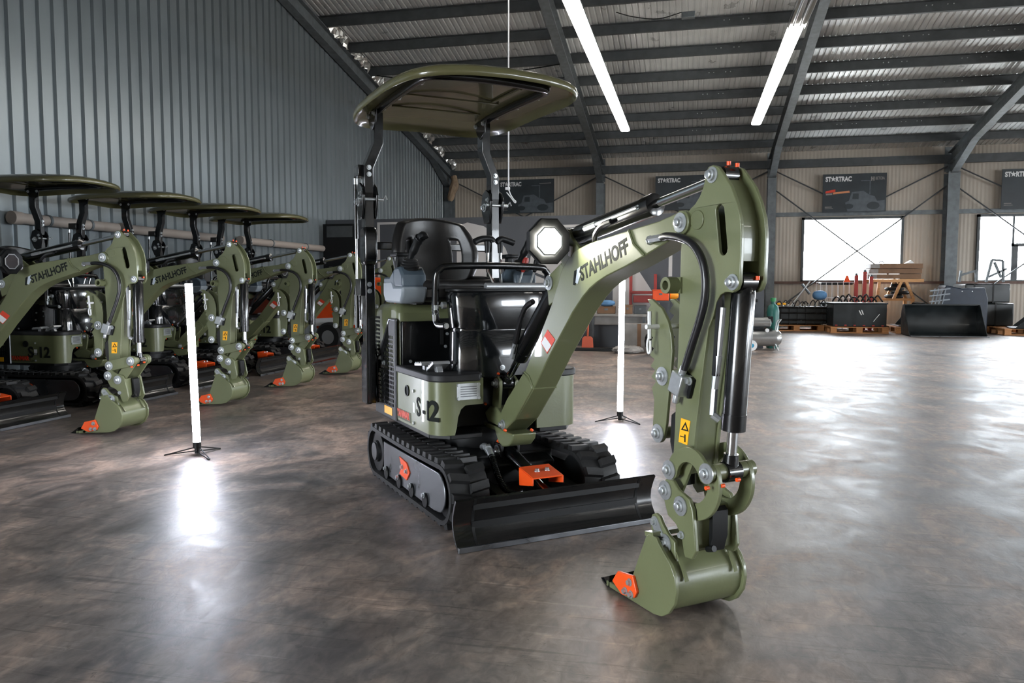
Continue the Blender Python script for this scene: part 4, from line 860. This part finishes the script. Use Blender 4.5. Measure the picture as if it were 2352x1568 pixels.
    q1 = part(MB().prism(cp, -.088, -.074).xf(SM), 'coupler_plate', M_OLIVE, bevel=.003); part(MB().prism(cp, .074, .088).xf(SM), 'coupler_plate', M_OLIVE, bevel=.003)
    part(MB().box((1.765, 0, .30), (.04, .15, .14)).xf(SM), 'coupler_block', M_OLIVE, q1, .006)
    part(MB().prism([(1.80, .23), (1.815, .28), (1.815, .36), (1.80, .37)], -.03, .03).cyl((1.80, -.035, .24), (1.83, -.035, .25), .01, seg=8).xf(SM), 'coupler_latch', M_BLACKM, q1)
    for p in (PD, PC): pin(WASH, (p[0], -.089, p[1]), q1, M=SM)
    pin(BOLT, (1.742, -.089, .275), q1, 'bolt', M=SM)
    # --- bucket
    ear = [(1.600, .285), (1.608, .306), (1.625, .316), (1.648, .31), (1.664, .288), (1.695, .262), (1.728, .25), (1.733, .21), (1.742, .165), (1.725, .16), (1.69, .195), (1.64, .215), (1.606, .255)]
    bkp = [(1.629, .247), (1.645, .258), (1.681, .256), (1.697, .238), (1.723, .217), (1.757, .19), (1.778, .158), (1.785, .12), (1.777, .075), (1.75, .036), (1.715, .013), (1.671, .005), (1.60, .005), (1.462, .005), (1.452, .022), (1.49, .045), (1.557, .092), (1.587, .159)]
    hwid = .142
    b1 = part(MB().prism(bkp, -hwid, -hwid+.012).xf(SM), 'bucket_side', M_OLIVE, bevel=.002); part(MB().prism(bkp, hwid-.012, hwid).xf(SM), 'bucket_side', M_OLIVE, bevel=.002)
    sh = [(1.66, .245), (1.688, .236), (1.715, .209), (1.747, .183), (1.766, .154), (1.773, .12), (1.765, .08), (1.742, .046), (1.71, .025), (1.671, .017), (1.60, .017), (1.45, .010), (1.425, .008)]
    part(MB().strip(sh, hwid-.004, -.010).xf(SM), 'bucket_shell', M_OLIVE, smooth=60)
    part(MB().strip([(1.62, .245), (1.665, .253)], hwid-.002, .014).xf(SM), 'bucket_rim', M_OLIVE)
    part(MB().box((1.44, 0, .013), (.08, hwid*2, .018)).xf(SM), 'bucket_lip', M_OLIVE, b1, .002)
    for sg in (-1, 1):
        e = part(MB().prism(ear, .105*sg, .091*sg).xf(SM), 'bucket_ear', M_OLIVE, bevel=.003)
        part(MB().strip([(1.69, .235), (1.735, .215), (1.78, .14)], .006, .006, y0=.098*sg).xf(SM), 'ear_gusset', M_OLIVE, e)
        if sg < 0:
            part(MB().prism(capsule((1.628, .288), (1.655, .252), .019), -.109, -.105).xf(SM), 'pin_retainer', M_ZINC, e); pin(BOLT, (1.628, -.109, .288), e, 'bolt', M=SM); pin(BOLT, (1.655, -.109, .252), e, 'bolt', M=SM); pin(WASH, (1.682, -.106, .233), e, M=SM)
        ct = part(MB().prism([(1.485, .085), (1.573, .098), (1.596, .05), (1.582, .026), (1.51, .012), (1.452, .04)], (hwid+.012)*sg, hwid*sg).xf(SM), 'side_cutter', M_ORANGE, bevel=.003, lab='orange bolted side cutter')
        for p in ((1.56, .072), (1.535, .034), (1.568, .034)): pin(BOLT, (p[0], (hwid+.012)*sg, p[1]), ct, 'bolt', None if sg < 0 else (0, 0, math.pi), SM)
    for y in (-.12, -.04, .04, .12): part(MB().add([SM @ Vector(p) for p in ((1.33, y, .004), (1.42, y-.025, .004), (1.42, y+.025, .004), (1.42, y-.022, .045), (1.42, y+.022, .045), (1.35, y, .012))], [(0,2,1), (1,2,4,3), (0,1,3,5), (0,5,4,2), (5,3,4)]), 'bucket_tooth', M_BLACK, smooth=0)
    return root

ex_main = excavator('mini_excavator', 'olive mini excavator alone in the foreground with its work lamp lit', None, True)
PHI = R(39.0); FDX, FDY = math.sin(PHI), -math.cos(PHI)
ex_main.location = (-1.040, 3.858, 0); ex_main.rotation_euler = (0, 0, PHI - R(90))
row = excavator('mini_excavator', 'parked olive excavator nearest the camera, cut by the left frame edge', 'parked excavators in the row along the wall', False)
row.location = (-5.69, 4.80, 0)
ROWL = ['parked olive excavator behind the left light tube, second in the row', 'parked olive excavator third from the left in the row', 'parked olive excavator just left of the foreground machine, fourth in the row', 'farthest parked olive excavator, mostly hidden behind the foreground machine']
for lab, yy in zip(ROWL, (6.15, 7.40, 8.62, 9.85)):
    c = copy_tree(row); c.location = (-5.69, yy, 0); c['label'] = lab

# ------------------------------------------------------------------ standing light tubes
def light_tube(loc, lean, label, h):
    t = thing('light_tube', label, 'light tube', loc)
    M = Matrix.Translation((0, 0, .06)) @ Matrix.Rotation(lean[0], 4, 'Y') @ Matrix.Rotation(lean[1], 4, 'X')
    MB().cyl((0, 0, .02), (0, 0, h), .022, seg=20).xf(M).build('glowing_tube', M_TUBE, t)
    MB().cyl((0, 0, -.015), (0, 0, .022), .024, seg=20).cyl((0, 0, h), (0, 0, h+.02), .0235, seg=20).xf(M).build('end_cap', M_BLACKM, t)
    MB().cyl((0, 0, .012), (0, 0, .06), .016, seg=14).build('hub', M_BLACKM, t)
    for a in (-160, -35, 80):
        d = Vector((math.cos(R(a)), math.sin(R(a)), 0)); p = Vector((-d.y, d.x, 0))
        MB().tube([d*.012 + p*.008 + Vector((0, 0, .05)), d*.19 + p*.004 + Vector((0, 0, .006)), d*.195 + Vector((0, 0, .004)), d*.19 - p*.004 + Vector((0, 0, .006)), d*.012 - p*.008 + Vector((0, 0, .025))], .004, 6).build('leg', M_BLACKM, t)
light_tube((-2.965, 4.25, 0), (R(-1.5), 0), 'glowing light tube on a tripod in front of the parked excavators', 1.0)
light_tube((-.512, 6.03, 0), (R(.4), 0), 'glowing light tube on a tripod behind the foreground boom', 1.03)

# ------------------------------------------------------------------ pallets and attachments at the far end
def pallet(loc, rz, label, L_=1.2, W_=.8):
    t = thing('pallet', label, 'pallet', loc, rz, 'wooden pallets at the far end')
    for k in range(7): MB().box((0, -W_/2+.05+k*(W_-.1)/6, .133), (L_, .095, .02)).build('deck_board', M_WOOD, t, .002)
    for x in (-L_/2+.07, 0, L_/2-.07): MB().box((x, 0, .112), (.14, W_, .02)).build('stringer_board', M_WOOD, t, .002)
    for x in (-L_/2+.07, 0, L_/2-.07):
        for y in (-W_/2+.06, 0, W_/2-.06): MB().box((x, y, .061), (.13, .11, .08)).build('block', M_WOOD, t, .003)
    for y in (-W_/2+.06, 0, W_/2-.06): MB().box((0, y, .011), (L_, .1, .02)).build('bottom_board', M_WOOD, t, .002)
    return t
def loader_bucket(loc, rz, w, d, h, label, m=M_DARKST, flip=False, name='loader_bucket'):
    t = thing(name, label, 'bucket', loc, rz)
    sec = [(d*.5, .0), (d*.5, .012), (-d*.25, .02), (-d*.42, h*.12), (-d*.5, h*.4), (-d*.45, h*.8), (-d*.3, h)]
    MB().strip([(d*.55, .004), (-d*.25, .006), (-d*.42, h*.10), (-d*.5, h*.4), (-d*.46, h*.8), (-d*.34, h)], w/2, -.015).build('shell', m, t, smooth=50)
    side = [(d*.45, .0), (-d*.25, .0), (-d*.42, h*.10), (-d*.5, h*.4), (-d*.46, h*.8), (-d*.34, h), (-d*.22, h)]
    for s in (-1, 1): MB().prism(side, s*w/2, s*(w/2-.014)).build('side_plate', m, t, .003)
    MB().box((d*.52, 0, .012), (.1, w, .02)).build('cutting_edge', M_STEEL, t, .003)
    MB().bar((-d*.30, -w/2, h), (-d*.30, w/2, h), .04, .03).build('top_lip', m, t, .004)
    for y in (-w*.22, w*.22): MB().prism([(-d*.5, h*.25), (-d*.66, h*.3), (-d*.62, h*.85), (-d*.47, h*.85)], y-.02, y+.02).build('mount_bracket', m, t, .004)
    return t
pallet((2.38, 19.34, 0), R(3), 'wooden pallet under the row of hose fittings, far left one')
pallet((3.62, 18.75, 0), R(1), 'wooden pallet under the plain black box')
pallet((4.80, 19.04, 0), R(88), 'wooden pallet seen end-on beside the black box')
pallet((7.05, 18.75, 0), R(2), 'wooden pallet at the right frame edge')
pallet((6.45, 19.62, 0), R(4), 'wooden pallet under the tall wrapped stack')

# tiller-like attachment with pipes and couplings
t = thing('hydraulic_attachment', 'black attachment with pipes and silver couplings on the far left pallet', 'attachment', (2.42, 19.25, .143), R(2))
MB().box((0, 0, .22), (1.25, .55, .40)).build('body', M_DARKST, t, .02)
for z in (.12, .28, .40): MB().cyl((-.6, -.29, z), (.6, -.29, z), .022, seg=10).build('pipe', M_BLACK, t)
for k in range(7): MB().box((-.55+k*.18, -.285, .2), (.012, .03, .38)).build('rib', M_DARKST, t)
for k in range(9):
    x = -.45 + k*.12 + random.uniform(-.03, .03); y = random.uniform(-.22, .1); a = random.uniform(-.6, .6)
    MB().tube([(x, y, .42), (x+.02, y-.03, .50), (x+.07, y-.08, .52+random.uniform(0, .05)), (x+.12, y-.12, .45)], .012, 7, sub=3).build('hose', M_HOSE, t)
    MB().lathe([(.016, 0), (.02, .01), (.02, .05), (.013, .055), (.013, .09)], (x+.12, y-.12, .46), (math.sin(a), -.5, -math.cos(a)*.5), 10).build('coupling', M_ZINC, t)
for x in (-.42, -.3): MB().box((x, -.2, .48), (.07, .05, .05)).build('yellow_cap', M_YELLOW, t, .01)
t = thing('hydraulic_breaker_bar', 'upright grey bar leaning over the attachment beside the window', 'bar', (2.2, 19.86, 0), R(0))
MB().cyl((-.2, 0, .012), (.6, .08, 1.15), .02, seg=10).build('shaft', M_ZINC, t); MB().cyl((.42, .08, 1.08), (.60, .08, .84), .03, seg=10).build('handle', M_FRAME, t)
tag(MB().ell((2.93, 19.3, .82), (.16, .12, .11), .8, 16, 8).build('cloth_bundle', M_BLUE), 'blue and white cloth bundle lying on the attachments', 'bundle')
t = thing('steel_container', 'plain black steel box standing on the front pallet', 'box', (3.62, 18.72, .143), R(1))
MB().box((0, 0, .25), (1.1, .7, .50)).build('body', M_DARKST, t, .015); MB().box((0, 0, .51), (1.14, .74, .03)).build('rim', M_DARKST, t, .006)
for k in range(6): MB().box((-.48+k*.19, -.355, .03), (.05, .02, .03)).build('foot', M_RED if False else M_REDP, t)
MB().cyl((-.02, -.36, .36), (.03, -.36, .26), .012, seg=6).cyl((.03, -.36, .37), (.07, -.36, .27), .012, seg=6).build('tag_plate', M_WHITE, t)
MB().cyl((.28, -.36, .12), (.4, -.36, .28), .006, seg=6).build('wire', M_ZINC, t)
for k in range(8):
    x = 3.15 + k*.12
    o = MB().tube([(x, 18.9, .69), (x+.03, 18.85, .76), (x+.08, 18.8, .79+.03*(k % 3)), (x+.15, 18.75, .72), (x+.16, 18.72, .69)], .018, 7, sub=3).build('hose_piece', M_HOSE)
    tag(o, ['leftmost', 'second', 'third', 'fourth', 'fifth', 'sixth', 'seventh', 'rightmost'][k] + ' short black hose from the left on the plain black box', 'hose', 'loose hoses on the black box')
# narrow buckets side-on, and the big loader bucket
loader_bucket((4.82, 19.05, .143), R(180), .75, .55, .52, 'black bucket seen from its side on the end-on pallet')
loader_bucket((5.15, 17.85, 0), R(-90), 1.46, .75, .64, 'large dark loader bucket standing on the floor with open front')
loader_bucket((7.05, 18.62, .143), R(165), .8, .7, .45, 'shiny black bucket on the right edge pallet')
# navy attachment with rack
t = thing('navy_attachment', 'navy blue attachment with bolted plate behind the loader bucket', 'attachment', (5.80, 18.86, 0), R(2))
MB().prism([(-.5, 0), (-.5, .85), (-.42, 1.05), (-.1, .98), (.35, 1.0), (.42, .75), (.42, 0)], -.25, .25).build('body', M_NAVY, t, .02)
for x in (-.1, .1): link('bolt', BOLT, t, loc=(x, -.25, .92))
t = thing('ladder_rack', 'pale steel ladder rack leaning against the navy attachment', 'rack', (5.1, 18.3, .0), R(0))
for k in range(4): MB().bar((-.08+.07*k, 0, .62), (0.02+.07*k, .12, .98), .02, .02).build('upright', M_GREY2, t)
for z in (.72, .84, .95): MB().bar((-.1, .03, z-.02), (.3, .06, z+.03), .03, .025).build('rung', M_GREY2, t)
MB().box((.08, .04, .31), (.4, .08, .62)).build('stand', M_DARKST, t, .01)
# wrapped dark stack with machine frame on top
for k, (x, z, w, h) in enumerate(((6.45, .151, 1.0, .50), (6.4, .665, .92, .42))):
    t = thing('wrapped_crate', ['lower dark wrapped crate of the tall stack on the right', 'upper dark wrapped crate of the tall stack on the right'][k], 'crate', (x, 19.62, z), R(3))
    MB().box((0, 0, h/2), (w, .75, h)).build('crate_body', M_DARKST, t, .03)
    for x2 in (-w*.3, w*.12): MB().box((x2, 0, h/2), (.03, .762, h+.012)).build('strap', M_BLACKM, t)
t = thing('machine_gantry', 'angled grey steel gantry on top of the wrapped crates', 'gantry', (6.4, 19.62, 1.12), 0)
for (p, q) in (((-.45, 0, 0), (-.42, 0, .26)), ((-.42, 0, .16), (-.12, 0, .26)), ((-.12, 0, .28), (-.1, 0, .0)), ((.1, 0, .0), (.2, 0, .5)), ((.2, 0, .5), (.42, 0, .48)), ((.42, 0, .48), (.45, 0, .0)), ((.15, 0, .12), (.5, 0, .3)), ((.25, 0, .45), (.4, 0, .1))):
    MB().bar(p, q, .06, .045).build('strut', M_FRAME, t, .004)
# timber stack on a trestle
t = thing('wooden_trestle', 'pale wooden trestle frame carrying the brown cartons', 'trestle', (4.64, 20.12, 0), R(2))
for y in (-.3, .3):
    MB().bar((-.42, y, .72), (.42, y, .72), .06, .05).build('rail', M_WOODL, t, .003); MB().bar((-.48, y, 1.16), (.62, y, 1.16), .06, .07).build('rail', M_WOODL, t, .003)
    for (a, b) in ((-.38, -.34), (-.02, .14), (.42, .24)): MB().bar((a, y, .72), (b, y, 1.14), .06, .06).build('brace', M_WOODL, t, .003)
    for x in (-.40, .40): MB().bar((x, y, 0), (x, y, .72), .07, .07).build('post', M_WOODL, t, .003)
for k in range(3):
    t = thing('brown_carton', ['lowest brown carton on the wooden trestle', 'middle brown carton on the wooden trestle', 'top brown carton on the wooden trestle below the white paper'][k], 'carton', (4.64+.02*k, 20.12, 1.2+.12*k), R(2+k))
    MB().box((0, 0, .056), (1.14-.02*k, .6, .11)).build('carton_body', M_CARTON, t, .006); MB().box((-.5, -.02, .056), (.2, .6, .095)).build('film_wrap', M_CONC, t, .004)
tag(MB().prism([(5.09, 1.562), (4.91, 1.562), (5.02, 1.63)], 19.95, 20.15).build('paper_sheet', M_WHITE, smooth=0), 'folded white paper on top of the brown cartons', 'paper')
tag(MB().tube([(4.33, 19.98, 1.575), (4.35, 19.98, 1.60), (4.40, 19.98, 1.61), (4.44, 19.98, 1.58), (4.45, 19.98, 1.575)], .012, 7, sub=4).build('hose_loop', M_HOSE), 'small black hose loop on top of the cartons', 'hose')
# tyre pile inside the trestle
for k in range(4):
    M_ = Matrix.Translation((4.71+.13*(k % 2), 20.12, .79+.086*k)); tb = MB().tube([(.17*math.cos(2*math.pi*i/18), .17*math.sin(2*math.pi*i/18), 0) for i in range(18)], .042, 8, closed=True).xf(M_)
    tag(tb.build('rubber_tyre', M_RUBBER), ['lowest black tyre inside the trestle', 'second lowest black tyre inside the trestle', 'second highest black tyre inside the trestle', 'highest black tyre inside the trestle'][k], 'tyre')
# red posts, wire cage, warning triangle
for (x, h, lab) in ((3.74, 1.28, 'short red steel post beside the wire cage'), (3.92, 1.36, 'tall red steel post left of the trestle'), (4.06, 1.25, 'red steel post touching the trestle')):
    t = thing('steel_post', lab, 'post', (x, 19.45, 0), 0); MB().box((0, 0, h/2), (.08, .06, h)).build('post_body', M_REDP, t, .006); MB().box((0, 0, .01), (.11, .2, .02)).build('foot_plate', M_REDP, t); MB().cyl((0, -.02, h), (0, .02, h+.03), .03, seg=10).build('eye', M_FRAME, t)
t = thing('wire_cage', 'white wire mesh cage container below the wide window', 'cage', (3.4, 20.1, 0), 0)
for z in (.15, .45, .75, 1.12):
    for (p, q) in (((-.38, -.3, z), (.38, -.3, z)), ((-.38, .3, z), (.38, .3, z)), ((-.38, -.3, z), (-.38, .3, z)), ((.38, -.3, z), (.38, .3, z))): MB().cyl(p, q, .007, seg=6).build('wire', M_WHITE, t)
for k in range(7):
    for y in (-.3, .3): MB().cyl((-.38+k*.1267, y, 0), (-.38+k*.1267, y, 1.12), .007, seg=6).build('wire', M_WHITE, t)
MB().box((0, 0, 1.09), (.7, .5, .06)).build('contents_lid', M_DARKST, t, .02); MB().box((0, 0, .4), (.7, .5, .5)).build('contents', M_DARKST, t, .02)
t = thing('warning_triangle', 'small orange warning triangle on the wire cage', 'sign', (3.63, 19.95, 1.121), 0)
MB().prism([(-.08, 0), (.08, 0), (.02, .16), (-.02, .16)], -.01, .01).build('triangle', M_ORANGE, t, .004)

# compressor
t = thing('air_compressor', 'silver wheeled air compressor beside the end of the partition', 'compressor', (1.15, 13.25, 0), R(8))
MB().lathe([(.02, -.3), (.09, -.29), (.125, -.25), (.13, -.2), (.13, .2), (.125, .25), (.09, .29), (.02, .3)], (0, 0, .20), (1, 0, 0), 24).build('tank', M_TANK, t)
MB().lathe([(.05, -.16), (.085, -.14), (.085, .14), (.06, .16)], (-.03, 0, .45), (1, 0, 0), 20).build('motor', M_TANK, t)
MB().box((-.03, 0, .345), (.36, .14, .02)).build('base_plate', M_BLACKM, t); MB().box((-.2, 0, .55), (.12, .12, .12)).box((.12, .0, .50), (.08, .12, .1)).build('pump_head', M_BLACKM, t, .01)
MB().tube([(.22, -.06, .3), (.24, -.06, .45), (.28, -.06, .5), (.28, .06, .5), (.24, .06, .45), (.22, .06, .3)], .01, 8).build('handle', M_ZINC, t)
for y in (-.13, .13):
    w = MB().cyl((-.19, y-.02, .085), (-.19, y+.02, .085), .085, seg=20).build('wheel', M_WHITE, t); MB().cyl((-.19, y-.024, .085), (-.19, y+.024, .085), .035, seg=14).build('wheel_hub', mat('teal_hub', (40, 140, 180), .5) if 'teal_hub' not in MATS else MATS['teal_hub'], w)
    MB().bar((.19, y*.6, .12), (.23, y, 0.005), .025, .012).build('leg', M_ZINC, t)
MB().cyl((.05, -.1, .33), (.05, -.14, .33), .03, seg=12).build('gauge', M_WHITE, t)
t = thing('gas_bottle', 'green gas bottle behind the air compressor', 'bottle', (1.36, 13.75, 0), 0)
MB().lathe([(.09, 0), (.1, .02), (.1, .62), (.08, .70), (.035, .74), (.03, .78)], (0, 0, 0), (0, 0, 1), 20).build('bottle_body', M_TEAL, t); MB().cyl((0, 0, .78), (0, 0, .84), .045, seg=12).build('valve_cap', mat('green_cap', (46, 130, 76), .5), t)
t = thing('tool_stand', 'dark tool stand between the stick and the compressor', 'stand', (.93, 13.5, 0), 0)
MB().box((0, 0, .01), (.13, .13, .02)).build('base', M_BLACKM, t); MB().cyl((0, 0, .02), (0, 0, .78), .022, seg=10).build('pole', M_BLACKM, t); MB().box((.05, 0, .80), (.22, .08, .05)).build('head', M_BLACKM, t, .01)

# workbench corner in front of the partition
t = thing('workbench', 'low grey workbench in front of the partition', 'bench', (-1.14, 13.1, 0), 0)
MB().box((0, 0, .56), (.92, .5, .04)).build('bench_top', M_CONC, t, .004); MB().box((0, .05, .47), (.88, .42, .14)).build('apron', M_CONC, t, .004)
MB().box((0, .2, .2), (.85, .06, .4)).build('back_panel', M_PART, t)
for x in (-.42, .42):
    for y in (-.2, .2): MB().box((x, y, .27), (.05, .05, .54)).build('leg', M_FRAMED, t)
for (nm, x, y, z, s, m, lab, cat) in (('carton', -1.0, 13.05, .58, (.16, .2, .15), M_CARTON, 'brown carton in the middle of the workbench', 'carton'), ('crate', -.80, 13.1, .58, (.2, .24, .14), M_FRAMED, 'dark crate on the right of the workbench', 'crate'), ('tool_box', -1.36, 13.15, .58, (.3, .22, .12), M_CARTON, 'brown tool box on the left of the workbench', 'box'), ('machine_case', -.47, 13.1, .80, (.26, .2, .18), M_ORANGE, 'orange machine case on the small stand right of the workbench', 'case')):
    t = thing(nm, lab, cat, (x, y, z), R(4)); MB().box((0, 0, s[2]/2), s).build('box_body', m, t, .01); MB().box((0, 0, s[2]-.01), (s[0]+.008, s[1]+.008, .02)).build('lid', m, t, .004); MB().box((0, -s[1]/2-.004, s[2]*.6), (s[0]*.2, .006, .03)).build('latch', M_FRAME, t)
t = thing('metal_stand', 'small dark stand carrying the orange machine case', 'stand', (-.47, 13.1, 0), 0)
MB().box((0, 0, .785), (.34, .3, .03)).build('stand_top', M_FRAMED, t)
for x in (-.14, .14):
    for y in (-.12, .12): MB().box((x, y, .385), (.03, .03, .77)).build('leg', M_FRAMED, t)
t = thing('yellow_motor', 'orange and yellow motor sitting at the side of the case', 'motor', (-.26, 13.08, .80), 0)
MB().lathe([(.04, 0), (.06, .02), (.06, .1), (.03, .14)], (-.06, 0, .08), (1, 0, 0), 14).build('motor_body', mat('amber_orange', (244, 150, 30), .45), t); MB().box((0, 0, .012), (.1, .1, .024)).build('foot', M_BLACKM, t)
t = thing('steel_rack', 'red steel rack with shelf standing behind the workbench', 'rack', (-.85, 13.45, 0), 0)
for x in (-.13, .28): MB().box((x, 0, .62), (.05, .05, 1.24)).build('upright', M_REDP, t)
MB().box((.08, -.02, .93), (.42, .16, .05)).box((.1, -.02, .82), (.36, .12, .12)).build('shelf', M_REDP, t, .006)
tag(MB().ell((-1.36, 13.13, .755), (.15, .12, .05), .8, 16, 8).build('cloth_bag', M_BLUE), 'light blue bag lying on the brown tool box', 'bag')
t = thing('shovel', 'orange shovel leaning against the workbench', 'shovel', (-1.62, 12.74, 0), R(-5))
MB().prism([(-.10, .02), (.10, .02), (.085, .19), (.05, .22), (-.05, .22), (-.085, .19)], -.012, .012).build('blade', mat('salmon_orange', (226, 104, 72), .5), t, .004); MB().cyl((0, 0, .2), (0, .08, .85), .017, seg=10).build('handle', mat('shovel_handle', (196, 92, 58), .5), t)
t = thing('cardboard_box', 'large grey carton standing right of the light tube', 'carton', (-.78, 12.66, 0), R(3)); MB().box((0, 0, .22), (.5, .3, .44)).build('box_body', M_CONC, t, .006); MB().box((0, -.151, .22), (.06, .002, .44)).build('tape', M_CARTON, t)
for (x, y, s, m, lab) in ((-.47, 12.3, (.2, .17, .2), M_RUBBER, 'black rubbish bag on the floor below the carton'), (-.93, 12.2, (.24, .16, .06), M_CONC, 'crumpled clear plastic sheet on the floor by the rubbish bag')):
    mb = MB().ell((x, y, s[2]*.95), s, .9, 22, 14)
    mb.v = [v + Vector((random.uniform(-.018, .018), random.uniform(-.018, .018), random.uniform(-.012, .012) if v.z > .03 else 0)) for v in mb.v]
    tag(mb.build('rubbish_bag' if m == M_RUBBER else 'plastic_sheet', m, smooth=20), lab, 'bag' if m == M_RUBBER else 'plastic sheet')
tag(MB().box((-1.85, 12.5, .025), (1.4, .1, .05)).build('floor_beam', M_BLACKM, None, .006), 'dark beam lying on the floor in front of the shovel', 'beam')

# orange loader beyond the row
t = thing('orange_loader', 'orange and white compact loader behind the parked excavators', 'loader', (-5.0, 11.75, 0), R(-6))
MB().prism([(-.8, .35), (-.8, .75), (-.2, .85), (.15, 1.18), (.42, 1.15), (.5, .8), (.55, .35)], -.32, .32).build('hood', M_ORANGE, t, .03)
MB().prism([(-.8, .40), (-.8, .52), (.53, .60), (.54, .46)], -.326, .326).build('white_stripe', M_WHITE, t); MB().prism([(-.1, .88), (.15, 1.13), (.2, 1.10), (-.02, .85)], -.326, .326).build('white_stripe', M_WHITE, t)
MB().box((-.1, 0, .27), (1.3, .6, .22)).build('chassis', M_BLACKM, t, .02)
place_text('lettering', text_mesh('bro', 'BRO', .12, M_WHITE, .02), t, (-.45, -.305, .24), (1, 0, 0), (0, 0, 1))
for x in (-.5, .35):
    for y in (-.38, .38):
        w = MB().lathe([(.12, -.07), (.2, -.075), (.235, -.05), (.235, .05), (.2, .075), (.12, .07)], (x, y, .235), (0, 1, 0), 24).build('wheel', M_RUBBER, t); MB().cyl((x, y-.072, .235), (x, y+.072, .235), .11, seg=18).build('rim', M_ALU, w)
MB().lathe([(.05, 0), (.06, .01), (.05, .03)], (.52, -.25, .5), (1, 0, 0), 14).build('headlamp', mat('amber_lamp', (250, 190, 90), .3), t)
t = thing('wall_door_panel', 'black panel with worn top leaning on the corrugated wall', 'panel', (-6.22, 13.0, 0), 0)
MB().box((0, .3, 1.08), (.66, .03, 2.16)).build('panel_sheet', M_BLACKM, t, .004); MB().box((0, .28, 2.02), (.5, .008, .2)).build('worn_patch', M_FRAMED, t)
